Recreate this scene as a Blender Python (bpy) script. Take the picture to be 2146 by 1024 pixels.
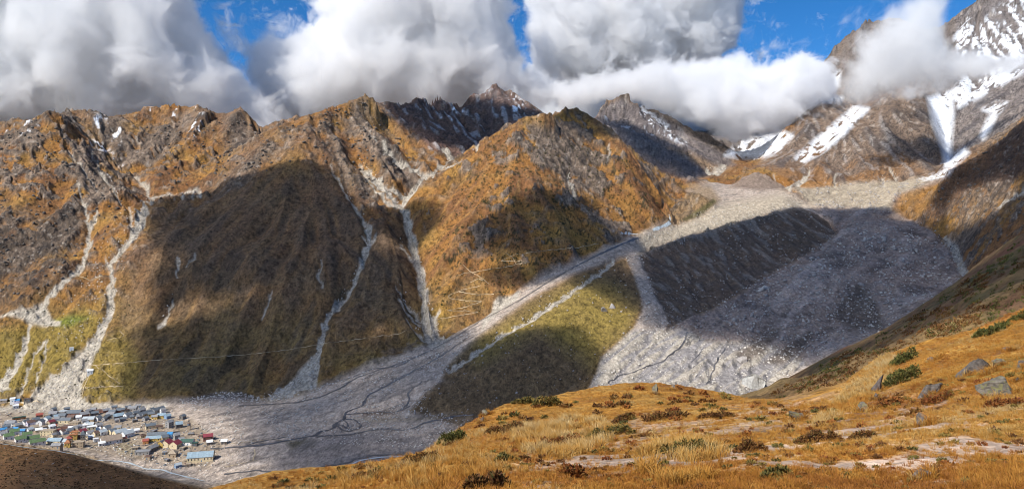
import bpy, bmesh, math, random
import numpy as np
from mathutils import Vector, Matrix
scene = bpy.context.scene
col = scene.collection
for _o in list(bpy.data.objects):
    bpy.data.objects.remove(_o)
# ------------------------------------------------------------------ camera
SW, SH = 2146.0, 1024.0           # size of the survey sheet the traced lines are measured on
CX, CY = SW / 2, SH / 2
FOC = 1398.0                      # focal length in the same units (75 degrees across)
cam_d = bpy.data.cameras.new('camera')
cam = bpy.data.objects.new('camera', cam_d)
col.objects.link(cam)
cam_d.sensor_fit = 'HORIZONTAL'
cam_d.sensor_width = 36.0
cam_d.lens = 36.0 * FOC / SW
cam_d.clip_start = 0.3
cam_d.clip_end = 60000
cam.location = (0, 0, 0)
cam.rotation_euler = (math.radians(90), 0, 0)
scene.camera = cam
# ------------------------------------------------------------------ sky, sun, exposure
SUN_EL, SUN_AZ = 44.0, -47.0      # elevation; degrees to the left of straight behind the camera
_az = math.radians(SUN_AZ)
_el = math.radians(SUN_EL)
SUN = Vector((math.sin(_az) * math.cos(_el), -math.cos(_az) * math.cos(_el), math.sin(_el)))
world = bpy.data.worlds.new("World")
scene.world = world
world.use_nodes = True
wn = world.node_tree
wn.nodes.clear()
w_out = wn.nodes.new('ShaderNodeOutputWorld')
w_bg = wn.nodes.new('ShaderNodeBackground')
w_sky = wn.nodes.new('ShaderNodeTexSky')
w_sky.sky_type = 'NISHITA'
w_sky.sun_disc = False
w_sky.sun_elevation = _el
w_sky.sun_rotation = math.atan2(SUN.x, SUN.y)
w_sky.altitude = 4000
w_sky.air_density = 1.0
w_sky.dust_density = 0.05
w_sky.ozone_density = 3.0
w_hsv = wn.nodes.new('ShaderNodeHueSaturation')
w_hsv.inputs['Saturation'].default_value = 1.30
w_hsv.inputs['Value'].default_value = 1.0
w_bg.inputs['Strength'].default_value = 0.135
wn.links.new(w_sky.outputs[0], w_hsv.inputs['Color'])
wn.links.new(w_hsv.outputs[0], w_bg.inputs['Color'])
wn.links.new(w_bg.outputs[0], w_out.inputs['Surface'])
sun_d = bpy.data.lights.new('sun', 'SUN')
sun_o = bpy.data.objects.new('sun', sun_d)
col.objects.link(sun_o)
sun_d.energy = 5.0
sun_d.angle = math.radians(0.53)
sun_d.color = (1.0, 0.95, 0.86)
sun_o.location = SUN * 5000
sun_o.rotation_euler = (-SUN).to_track_quat('-Z', 'Y').to_euler()
vs = scene.view_settings
scene.display_settings.display_device = 'sRGB'
vs.view_transform = 'Standard'
vs.look = 'None'
vs.exposure = 0.30
vs.gamma = 1.0
try:
    vs.use_curve_mapping = False
except Exception:
    pass
scene.cycles.use_denoising = True
scene.cycles.filter_width = 0.95
scene.cycles.max_bounces = 18
scene.cycles.diffuse_bounces = 2
scene.cycles.glossy_bounces = 2
scene.cycles.volume_bounces = 12
scene.cycles.transparent_max_bounces = 16
# ------------------------------------------------------------------ terrain: surveyed lines (column, row, metres ahead)
rng = np.random.RandomState(7)
def tag(o, label=None, cat=None, group=None, kind=None):
    if label: o['label'] = label
    if cat: o['category'] = cat
    if group: o['group'] = group
    if kind: o['kind'] = kind
    return o
UMIN, UMAX = -300.0, 2446.0
SMIN, SMAX = math.log(2.0), math.log(9500.0)
L = []
def line(pts, crest=0.0, back=1.05):
    """a line of known ground; crest>0: the ground behind it falls out of sight by that many rows"""
    L.append((pts, crest, back))
# near hill we stand on
line([(-300, 1500, 2.0), (2446, 1500, 2.0)])
line([(-300, 1420, 6), (300, 1200, 6), (700, 1120, 6), (2446, 1120, 6)])
line([(-300, 1300, 14), (300, 1130, 14), (600, 1060, 14), (900, 1024, 12), (2146, 1024, 11), (2446, 1024, 11)])
line([(900, 990, 24), (1380, 930, 26), (1750, 905, 24), (2146, 880, 20), (2446, 860, 20)])
line([(1380, 860, 50), (1700, 868, 40), (2000, 815, 33), (2146, 770, 33), (2446, 700, 33)])
line([(-300, 1180, 26), (200, 1075, 34), (430, 1026, 42), (490, 1008, 46), (560, 991, 50), (700, 976, 56), (760, 972, 58), (830, 963, 60), (900, 935, 64),
      (960, 892, 70), (1010, 867, 74), (1060, 846, 78), (1130, 836, 82), (1200, 821, 86), (1260, 808, 90),
      (1320, 801, 92), (1380, 799, 94), (1440, 806, 92), (1500, 819, 88), (1550, 831, 84), (1600, 836, 78),
      (1680, 840, 70), (1740, 832, 64), (1790, 783, 62), (1840, 748, 62), (1900, 727, 62), (1960, 711, 62),
      (2040, 690, 62), (2100, 662, 62), (2146, 640, 62), (2446, 540, 62)], crest=60, back=1.25)
# shadowed brown slope, lower left
line([(-300, 1260, 520), (0, 1180, 540), (300, 1160, 560), (700, 1150, 600), (1000, 1130, 620), (1400, 1100, 560), (1650, 1000, 440)])
line([(-300, 1060, 640), (0, 1040, 660), (250, 1060, 700), (450, 1070, 740), (800, 1030, 800), (1100, 1000, 820)])
line([(-300, 880, 900), (-100, 900, 880), (0, 925, 868), (60, 936, 862), (120, 940, 868), (200, 962, 860), (300, 990, 850), (430, 1024, 835), (560, 1040, 820), (800, 1010, 850)])
# valley floor
line([(-300, 905, 960), (-100, 925, 960), (0, 932, 955), (120, 948, 945), (200, 966, 935), (300, 990, 920), (430, 1012, 890), (560, 1005, 885), (800, 985, 900), (1000, 955, 930), (1200, 900, 1000)])
line([(-300, 885, 1110), (0, 900, 1090), (250, 915, 1058), (420, 920, 1045), (600, 918, 1045), (800, 905, 1055), (1000, 885, 1080)])
line([(-300, 855, 1350), (0, 858, 1290), (100, 858, 1262), (200, 853, 1262), (350, 846, 1262), (500, 838, 1280), (560, 835, 1295), (660, 810, 1330), (800, 750, 1400),
      (870, 724, 1450), (920, 711, 1490), (1000, 668, 1580), (1080, 608, 1680), (1160, 568, 1790), (1240, 530, 1900), (1300, 506, 2000), (1340, 490, 2080), (1400, 470, 2230), (1430, 452, 2350)])
# right bank of the river / grass knob between river and debris channel
line([(860, 862, 1130), (885, 835, 1170), (925, 800, 1240), (935, 770, 1320), (1000, 708, 1420), (1100, 632, 1560), (1200, 578, 1720), (1305, 536, 1900)])
line([(1000, 905, 1060), (1130, 890, 1080), (1230, 830, 1170), (1260, 790, 1225), (1310, 735, 1310), (1345, 690, 1400), (1358, 640, 1530), (1345, 585, 1720), (1322, 545, 1880)])
line([(1060, 760, 1250), (1150, 690, 1390), (1230, 620, 1560), (1300, 548, 1840)])
# debris channel and fan
line([(1250, 860, 1120), (1290, 815, 1190), (1350, 752, 1300), (1385, 690, 1420), (1375, 640, 1540), (1355, 585, 1720), (1330, 535, 1920)])
# dark moraine wall: crest and foot
line([(1342, 530, 1950), (1375, 518, 2000), (1430, 497, 2080), (1500, 480, 2160), (1560, 462, 2230), (1610, 443, 2300), (1660, 433, 2350), (1700, 441, 2360), (1735, 462, 2330), (1752, 490, 2230)], crest=18, back=1.04)
line([(1400, 690, 1440), (1450, 664, 1500), (1500, 640, 1570), (1550, 610, 1660), (1600, 580, 1770), (1650, 553, 1890), (1700, 525, 2020), (1752, 492, 2200)])
line([(1400, 600, 1690), (1500, 555, 1860), (1600, 510, 2040), (1680, 480, 2180)])
# glacier tongue
line([(1300, 870, 1090), (1400, 850, 1110), (1500, 850, 1110), (1600, 838, 1120), (1700, 790, 1180)])
line([(1400, 760, 1270), (1480, 722, 1330), (1560, 722, 1330), (1640, 740, 1300), (1750, 720, 1330)])
line([(1480, 690, 1420), (1600, 660, 1480), (1720, 650, 1500), (1850, 680, 1430)])
line([(1560, 630, 1610), (1680, 580, 1720), (1800, 560, 1760), (1930, 590, 1660), (2050, 640, 1500)])
line([(1700, 540, 1960), (1800, 500, 2080), (1900, 490, 2110), (1985, 528, 1980), (2025, 588, 1690)])
line([(1760, 470, 2350), (1800, 458, 2420), (1860, 448, 2480), (1905, 462, 2400), (1945, 485, 2270)])
line([(1680, 430, 2700), (1740, 428, 2700), (1800, 428, 2700), (1880, 430, 2620)])
line([(1660, 395, 3150), (1740, 392, 3200), (1840, 385, 3220), (1920, 378, 3230), (1975, 370, 3230)])
# orange spur right of the upper glacier
line([(1870, 438, 2560), (1890, 410, 2650), (1930, 388, 2720), (1985, 370, 2750), (2060, 330, 2750)])
# right hillside, far ridge
line([(1922, 460, 2370), (1928, 445, 2340), (1955, 405, 2320), (1968, 382, 2315), (1985, 357, 2310), (2005, 350, 2310), (2050, 327, 2300), (2100, 293, 2270), (2146, 256, 2230), (2300, 180, 2100), (2446, 120, 2000)], crest=14, back=1.03)
line([(1930, 462, 2310), (1962, 486, 2180), (1997, 508, 2040), (2014, 532, 1920), (2030, 562, 1760), (2100, 525, 1450), (2200, 470, 1250), (2446, 380, 1050)])
line([(1995, 430, 2200), (2060, 400, 2080), (2146, 360, 1920), (2446, 250, 1600)])
# right hillside, near edge against the glacier
line([(1520, 870, 700), (1570, 836, 760), (1640, 797, 775), (1700, 764, 780), (1770, 727, 775), (1850, 695, 765), (1920, 655, 755), (1980, 621, 745), (2010, 597, 735), (2032, 572, 730), (2075, 535, 700),
      (2146, 486, 650), (2300, 400, 600), (2446, 330, 560)], crest=50, back=1.07)
line([(1560, 880, 560), (1640, 845, 520), (1760, 770, 480), (1860, 712, 450), (1960, 660, 420), (2060, 605, 390), (2146, 560, 360), (2446, 420, 300)])
line([(1650, 900, 300), (1740, 842, 260), (1800, 790, 250), (1900, 722, 240), (2000, 690, 230), (2146, 620, 200), (2446, 500, 180)])
# left valley side: lower grass, shoulder, skyline
line([(-300, 740, 1500), (0, 700, 1500), (100, 672, 1520), (220, 690, 1480), (330, 680, 1500), (480, 690, 1500), (620, 700, 1500), (700, 690, 1510), (830, 672, 1520)])
line([(-300, 600, 1600), (0, 560, 1660), (110, 590, 1620), (185, 530, 1740), (240, 545, 1690), (330, 520, 1700), (400, 540, 1690), (500, 540, 1690), (560, 560, 1650), (640, 540, 1700), (740, 540, 1740), (860, 530, 1860)])
line([(265, 434, 1960), (320, 418, 2020), (380, 408, 2080), (440, 401, 2130), (470, 373, 2180), (505, 345, 2240), (540, 312, 2320), (590, 263, 2480), (640, 236, 2580), (680, 226, 2640), (720, 218, 2700), (735, 211, 2730),
      (765, 202, 2780), (790, 215, 2790)], crest=10, back=1.03)
line([(470, 460, 1920), (560, 420, 2010), (620, 340, 2200), (660, 290, 2400), (700, 240, 2650)])
line([(690, 345, 2260), (725, 395, 2140), (770, 470, 1950), (750, 570, 1700), (700, 645, 1580), (668, 740, 1400)])
line([(765, 230, 2740), (800, 330, 2420), (828, 385, 2260), (842, 428, 2170)])
line([(842, 428, 2160), (866, 505, 1960), (885, 590, 1740), (900, 660, 1590), (912, 706, 1500)])
line([(820, 460, 1990), (850, 560, 1740), (860, 640, 1590)])
# left spur with bowl behind
line([(-300, 310, 2600), (-100, 275, 2550), (0, 258, 2500), (30, 254, 2500), (60, 250, 2500), (80, 243, 2500), (100, 237, 2500), (128, 240, 2480)], crest=12, back=1.04)
line([(100, 240, 2480), (140, 285, 2380), (180, 325, 2290), (215, 357, 2200), (245, 395, 2080), (265, 434, 1960)])
line([(-300, 440, 1950), (0, 410, 1990), (90, 400, 2010), (170, 395, 2060), (230, 430, 1950)])
line([(140, 262, 2620), (190, 305, 2600), (240, 350, 2500), (300, 392, 2330), (330, 410, 2250), (420, 398, 2250)])
line([(130, 241, 2760), (160, 229, 2800), (185, 236, 2820), (200, 241, 2840), (225, 248, 2860), (260, 239, 2900), (300, 226, 2950), (330, 221, 2950), (345, 217, 2960), (365, 214, 2970), (385, 222, 2960), (410, 226, 2950), (430, 236, 2940),
      (450, 240, 2930), (470, 239, 2920), (500, 229, 2900), (520, 235, 2880), (535, 246, 2870), (548, 268, 2860), (570, 285, 2860)], crest=20, back=1.04)
line([(350, 300, 2700), (450, 320, 2640), (520, 310, 2600)])
line([(545, 275, 3300), (565, 264, 3320), (590, 256, 3330), (640, 240, 3340)], crest=20, back=1.04)
# purple ridge behind
line([(790, 216, 2960), (820, 220, 3000), (838, 219, 3050), (850, 212, 3080), (865, 206, 3100), (880, 210, 3120), (893, 213, 3150), (915, 205, 3200), (930, 212, 3220), (945, 216, 3250), (960, 216, 3280), (975, 209, 3320), (1000, 200, 3380),
      (1018, 195, 3400), (1030, 182, 3420), (1040, 174, 3430), (1052, 180, 3430), (1065, 190, 3430), (1090, 203, 3400), (1110, 214, 3380), (1140, 238, 3350), (1180, 255, 3330)], crest=30, back=1.04)
line([(795, 235, 2860), (850, 300, 2640), (890, 345, 2460), (905, 366, 2380)])
line([(886, 374, 2330), (905, 366, 2400), (935, 350, 2500), (965, 338, 2620), (985, 322, 2760), (1020, 305, 2880), (1100, 262, 3050)])
# central orange hill
line([(846, 424, 2160), (868, 398, 2230), (892, 374, 2280), (940, 347, 2320), (1000, 316, 2330), (1030, 281, 2350), (1060, 266, 2370), (1100, 247, 2390), (1135, 239, 2400), (1160, 246, 2420)], crest=14, back=1.03)
line([(1160, 243, 2560), (1180, 232, 2620), (1192, 230, 2640), (1205, 225, 2650), (1218, 234, 2650), (1228, 240, 2640), (1252, 251, 2640), (1280, 266, 2620), (1310, 300, 2560), (1340, 340, 2480), (1370, 382, 2400), (1396, 425, 2330), (1408, 448, 2280)], crest=20, back=1.04)
line([(1160, 246, 2440), (1185, 320, 2280), (1215, 400, 2150), (1250, 450, 2060), (1282, 484, 2010)])
line([(960, 480, 1900), (1060, 470, 1900), (1150, 480, 1900), (1220, 500, 1930)])
line([(1240, 330, 2420), (1300, 400, 2270), (1360, 465, 2170)])
line([(930, 600, 1660), (1030, 560, 1740), (1120, 530, 1820)])
# lateral moraine and valley behind the central hill
line([(1385, 470, 2330), (1410, 440, 2480), (1450, 420, 2560), (1480, 406, 2620), (1500, 418, 2560)], crest=3, back=1.02)
line([(1400, 432, 2600), (1420, 405, 2760), (1455, 385, 2900), (1490, 392, 2880)])
line([(1420, 480, 2230), (1500, 458, 2330), (1600, 430, 2480), (1650, 418, 2560)])
line([(1500, 430, 2600), (1560, 410, 2780), (1640, 405, 2820)])
line([(1660, 425, 2560), (1655, 405, 2750), (1662, 393, 2900), (1690, 398, 2850), (1720, 425, 2620)])
line([(1530, 393, 3000), (1560, 370, 3080), (1585, 360, 3100), (1612, 372, 3080), (1645, 395, 3000)], crest=8, back=1.04)
line([(1480, 375, 3500), (1520, 352, 4000), (1560, 338, 4600), (1590, 338, 4700)])
line([(1590, 352, 3500), (1640, 372, 3300), (1680, 380, 3300)])
# dark peak and its lit far flank
line([(1200, 280, 4000), (1235, 258, 4100), (1252, 238, 4180), (1262, 222, 4230), (1275, 212, 4250), (1290, 206, 4250), (1320, 204, 4250), (1335, 214, 4240), (1342, 226, 4230)], crest=30, back=1.03)
line([(1320, 210, 4230), (1345, 245, 4150), (1385, 292, 4000), (1420, 315, 3900), (1445, 322, 3850), (1465, 345, 3650), (1484, 368, 3480)])
line([(1345, 345, 3300), (1400, 370, 3250), (1445, 380, 3300)])
line([(1342, 228, 4600), (1370, 234, 4700), (1400, 248, 4800), (1420, 262, 4850), (1440, 266, 4900), (1455, 276, 4920), (1480, 284, 4950), (1505, 298, 5000), (1515, 315, 5050), (1527, 328, 5100)], crest=20, back=1.03)
line([(1400, 300, 4500), (1460, 330, 4250), (1500, 356, 4000)])
# glacier head
line([(1530, 322, 5200), (1560, 318, 5250), (1600, 318, 5300)])
line([(1520, 296, 5600), (1570, 285, 5700), (1620, 270, 5800), (1660, 240, 5900)])
# peaks on the right
line([(1590, 342, 3900), (1612, 308, 4150), (1640, 270, 4350), (1665, 252, 4450), (1690, 236, 4550), (1705, 222, 4600), (1722, 211, 4650), (1760, 206, 4700), (1785, 218, 4700)], crest=10, back=1.03)
line([(1695, 350, 3500), (1740, 300, 3900), (1780, 250, 4300), (1815, 215, 4600)])
line([(1685, 352, 3450), (1720, 312, 3700), (1760, 272, 3900), (1820, 226, 4100), (1845, 205, 4180), (1866, 188, 4220), (1878, 182, 4230), (1895, 176, 4250), (1925, 180, 4250), (1945, 205, 4150), (1955, 260, 3900), (1970, 310, 3700), (1985, 350, 3500)])
line([(1866, 190, 4200), (1850, 300, 3650), (1830, 385, 3240)])
line([(1740, 100, 6600), (1800, 60, 6700), (1900, 20, 6700)])
line([(1955, 205, 4600), (1975, 260, 4300), (1985, 310, 4000), (1992, 350, 3700)])
line([(2000, 345, 3650), (2050, 300, 3700), (2146, 240, 3700), (2446, 100, 3700)])
line([(2000, 200, 4600), (2060, 160, 4800), (2146, 120, 4900), (2446, -40, 4900)])
line([(2005, 110, 5300), (2020, 60, 5400), (2040, 20, 5500), (2060, -10, 5600), (2100, -30, 5700), (2146, -40, 5800), (2446, -200, 5800)])
# back of everything
line([(-300, 420, 9000), (700, 330, 9000), (1500, 300, 9000), (1900, 200, 9300), (2446, 0, 9300)])
line([(-300, 380, 4800), (300, 360, 4800), (900, 330, 5200), (1250, 320, 6500)])
DU, DS = 3.0, 0.0042
nu0 = int((UMAX - UMIN) / DU) + 1
ns0 = int((SMAX - SMIN) / DS) + 1
def solve():
    R = np.zeros((ns0, nu0)); W = np.zeros((ns0, nu0)); H = np.zeros((ns0, nu0))
    def stamp(pts, hard):
        p = np.array(pts, float)
        u = (p[:, 0] - UMIN) / DU; s = (np.log(p[:, 2]) - SMIN) / DS
        for i in range(len(p) - 1):
            n = int(max(abs(u[i + 1] - u[i]), abs(s[i + 1] - s[i])) * 1.5) + 2
            t = np.linspace(0, 1, n)
            ui = np.rint(u[i] + (u[i + 1] - u[i]) * t).astype(int)
            si = np.rint(s[i] + (s[i + 1] - s[i]) * t).astype(int)
            r = p[i, 1] + (p[i + 1, 1] - p[i, 1]) * t
            ok = (ui >= 0) & (ui < nu0) & (si >= 0) & (si < ns0)
            np.add.at(R, (si[ok], ui[ok]), r[ok]); np.add.at(W, (si[ok], ui[ok]), 1.0)
            H[si[ok], ui[ok]] = np.maximum(H[si[ok], ui[ok]], hard)
    for pts, crest, back in L:
        stamp(pts, 1.0 if crest else 0.0)
        if crest:
            stamp([(u, r + crest, d * back) for u, r, d in pts], 0.0)
    known = W > 0
    V = np.where(known, R / np.maximum(W, 1e-9), 0)
    pyr = [(V, known.astype(float))]
    while min(pyr[-1][0].shape) > 6:                      # pull
        v, k = pyr[-1]
        h, w = (v.shape[0] + 1) // 2 * 2, (v.shape[1] + 1) // 2 * 2
        vp = np.zeros((h, w)); kp = np.zeros((h, w))
        vp[:v.shape[0], :v.shape[1]] = v * k; kp[:v.shape[0], :v.shape[1]] = k
        f = lambda a: a[0::2, 0::2] + a[1::2, 0::2] + a[0::2, 1::2] + a[1::2, 1::2]
        a, b = f(vp), f(kp)
        pyr.append((np.where(b > 0, a / np.maximum(b, 1e-9), 0), (b > 0).astype(float)))
    x = None
    for lev in range(len(pyr) - 1, -1, -1):                # push and relax
        v, k = pyr[lev]
        if x is None:
            x = np.where(k > 0, v, v[k > 0].mean())
        else:
            x = np.repeat(np.repeat(x, 2, 0), 2, 1)[:v.shape[0], :v.shape[1]]
            x = np.where(k > 0, v, x)
        for _ in range(300 if lev else 120):
            xp = np.pad(x, 1, mode='edge')
            y = 0.25 * (xp[:-2, 1:-1] + xp[2:, 1:-1] + xp[1:-1, :-2] + xp[1:-1, 2:])
            x = np.where(k > 0, v, x + 1.0 * (y - x))
    # soften the creases, least at the skylines
    for _ in range(3):
        Hp = np.pad(H, 1, mode='edge')
        H = np.maximum(H, 0.7 * np.max([Hp[:-2, 1:-1], Hp[2:, 1:-1], Hp[1:-1, :-2], Hp[1:-1, 2:]], axis=0))
    for _ in range(26):
        xp = np.pad(x, 1, mode='edge')
        y = 0.25 * (xp[:-2, 1:-1] + xp[2:, 1:-1] + xp[1:-1, :-2] + xp[1:-1, 2:])
        x = x + (1 - H) * 0.8 * (y - x)
    return x, H
ROW, RIM = solve()
def sample(G, ui, si):
    """bilinear lookup of a grid at fractional indices"""
    h, w = G.shape
    ui = np.clip(ui, 0, w - 1.001); si = np.clip(si, 0, h - 1.001)
    a = ui.astype(np.int32); b = si.astype(np.int32)
    fu = (ui - a).astype(np.float32); fs = (si - b).astype(np.float32)
    g = G.ravel(); k = b * w + a
    return (g[k] * (1 - fu) + g[k + 1] * fu) * (1 - fs) + (g[k + w] * (1 - fu) + g[k + w + 1] * fu) * fs
# ------------------------------------------------------------------ noise
_perm = rng.permutation(512).astype(np.int32)
_perm = np.concatenate([_perm, _perm, _perm])
_grad = rng.randn(512, 3).astype(np.float32)
_grad /= np.linalg.norm(_grad, axis=1, keepdims=True)
def perlin(x, y, z):
    x = np.asarray(x, np.float32); y = np.asarray(y, np.float32); z = np.asarray(z, np.float32)
    xi = np.floor(x).astype(np.int32); yi = np.floor(y).astype(np.int32); zi = np.floor(z).astype(np.int32)
    xf = x - xi; yf = y - yi; zf = z - zi
    fx = xf * xf * xf * (xf * (xf * 6 - 15) + 10); fy = yf * yf * yf * (yf * (yf * 6 - 15) + 10); fz = zf * zf * zf * (zf * (zf * 6 - 15) + 10)
    r = []
    for dx in (0, 1):
        px = _perm[(xi + dx) & 511]
        for dy in (0, 1):
            py = _perm[px + ((yi + dy) & 511)]
            for dz in (0, 1):
                g = _grad[_perm[py + ((zi + dz) & 511)]]
                r.append(g[..., 0] * (xf - dx) + g[..., 1] * (yf - dy) + g[..., 2] * (zf - dz))
    lz = [r[i] + fz * (r[i + 1] - r[i]) for i in (0, 2, 4, 6)]
    ly = [lz[0] + fy * (lz[1] - lz[0]), lz[2] + fy * (lz[3] - lz[2])]
    return (ly[0] + fx * (ly[1] - ly[0])) * 1.6
def fbm(x, y, z, scale, octaves=4, gain=0.5, ridged=False, off=0.0):
    t = 0; a = 1.0; f = 1.0 / scale; n = 0
    for i in range(octaves):
        v = perlin(x * f + off + 13.7 * i, y * f + 5.1 * i, z * f + off)
        if ridged: v = 1 - 2 * np.abs(v)
        t = t + v * a; n += a; a *= gain; f *= 2.03
    return t / n
def smooth(e0, e1, x):
    t = np.clip((x - e0) / (e1 - e0), 0, 1)
    return t * t * (3 - 2 * t)
class Sheet:
    """one stretch of the terrain, a fan of points out from the viewpoint"""
    def __init__(s, smin, smax, ns, umin, umax, nu):
        s.ns, s.nu = ns, nu
        s.s = np.linspace(smin, smax, ns).astype(np.float32); s.u = np.linspace(umin, umax, nu).astype(np.float32)
        s.U, s.S = np.meshgrid(s.u, s.s)
        s.ds = s.s[1] - s.s[0]; s.du = s.u[1] - s.u[0]
        s.row0 = sample(ROW.astype(np.float32), (s.U - UMIN) / DU, (s.S - SMIN) / DS)
        s.D = np.exp(s.S)
        s.X = s.D * (s.U - CX) / FOC; s.Y = s.D.copy(); s.Z = s.D * (CY - s.row0) / FOC
        s.update()
    def update(s):
        s.row = CY - s.Z / s.D * FOC
        s.best = np.minimum.accumulate(s.row, axis=0)
        s.hidden = s.row - s.best                     # rows a point lies below the ground in front of it
    def slope(s, Z):
        za = np.gradient(Z, s.du / FOC, axis=1); zs = np.gradient(Z, s.ds, axis=0)
        a = (s.U - CX) / FOC
        return za / s.D, (zs - a * za) / s.D
    def flow(s, Z):
        gx, gy = s.slope(Z)
        n = np.sqrt(gx * gx + gy * gy) + 1e-4
        return -gx / n, -gy / n, n
    def streaks(s, N, fx, fy, step, count):
        """smear a noise field up and down the fall line"""
        a = (s.U - CX) / FOC
        acc = N.copy(); tot = 1.0
        ii, jj = np.meshgrid(np.arange(s.nu, dtype=np.float32), np.arange(s.ns, dtype=np.float32))
        vu = (fx - a * fy) / s.D * FOC / s.du * step; vs_ = fy / s.D / s.ds * step
        for sign in (1, -1):
            pu, ps = ii.copy(), jj.copy()
            for k in range(count):
                cu = sample(vu, pu, ps); cs = sample(vs_, pu, ps)
                pu += sign * cu; ps += sign * cs
                w = 1 - (k + 1) / (count + 1)
                acc += w * sample(N, pu, ps); tot += w
        acc /= tot
        return (acc - acc.mean()) / (acc.std() + 1e-6)
    def poly(s, pts, dmin=0, dmax=1e9, feather=4.0):
        """1 inside the outline drawn on the survey sheet, fading over feather"""
        p = np.array(pts, np.float32)
        m = s.near(p, feather, dmin, dmax)
        out = np.zeros(s.row.shape, np.float32)
        if not m.any(): return out
        x = s.U[m]; y = s.row[m]
        ins = np.zeros(x.shape, bool); dist = np.full(x.shape, 1e9, np.float32)
        for i in range(len(p)):
            x1, y1 = p[i]; x2, y2 = p[(i + 1) % len(p)]
            c = ((y1 > y) != (y2 > y))
            ins ^= c & (x < (x2 - x1) * (y - y1) / (y2 - y1 + 1e-9) + x1)
            dx, dy = x2 - x1, y2 - y1
            t = np.clip(((x - x1) * dx + (y - y1) * dy) / (dx * dx + dy * dy + 1e-9), 0, 1)
            dist = np.minimum(dist, np.hypot(x - x1 - t * dx, y - y1 - t * dy))
        out[m] = np.clip(0.5 + np.where(ins, dist, -dist) / (2 * feather), 0, 1)
        return out
    def near(s, p, pad, dmin, dmax):
        return (s.U > p[:, 0].min() - pad) & (s.U < p[:, 0].max() + pad) & (s.row > p[:, 1].min() - pad) & (s.row < p[:, 1].max() + pad) & (s.hidden < 6) & (s.D >= dmin) & (s.D <= dmax)
    def stroke(s, pts, dmin=0, dmax=1e9, feather=2.0, wob=0.0):
        """pts of (column, row, half width): 1 along the stroke"""
        p = np.array(pts, np.float32)
        m = s.near(p[:, :2], p[:, 2].max() + feather + 4, dmin, dmax)
        out = np.zeros(s.row.shape, np.float32)
        if not m.any(): return out
        x = s.U[m]; y = s.row[m]
        if wob:
            x = x + wob * perlin(x / 14, y / 14, x * 0 + 3.3); y = y + wob * perlin(x / 14, y / 14, x * 0 + 9.1)
        best = np.full(x.shape, -1e9, np.float32)
        for i in range(len(p) - 1):
            x1, y1, w1 = p[i]; x2, y2, w2 = p[i + 1]
            dx, dy = x2 - x1, y2 - y1
            t = np.clip(((x - x1) * dx + (y - y1) * dy) / (dx * dx + dy * dy + 1e-9), 0, 1)
            best = np.maximum(best, w1 + t * (w2 - w1) - np.hypot(x - x1 - t * dx, y - y1 - t * dy))
        out[m] = np.clip(0.5 + best / (2 * feather), 0, 1)
        return out
S_JOIN = math.log(800.0)
far = Sheet(S_JOIN, math.log(8200.0), 900, -130, 2276, 1190)
near = Sheet(math.log(2.2), S_JOIN, 370, -1000, 3150, 780)
# ------------------------------------------------------------------ relief and ground cover
def blend(A, c, m):
    """lay colour c over the ground colour with cover m"""
    m = np.clip(m, 0, 1)[..., None].astype(np.float32)
    return A * (1 - m) + np.array(c, np.float32) * m
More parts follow.
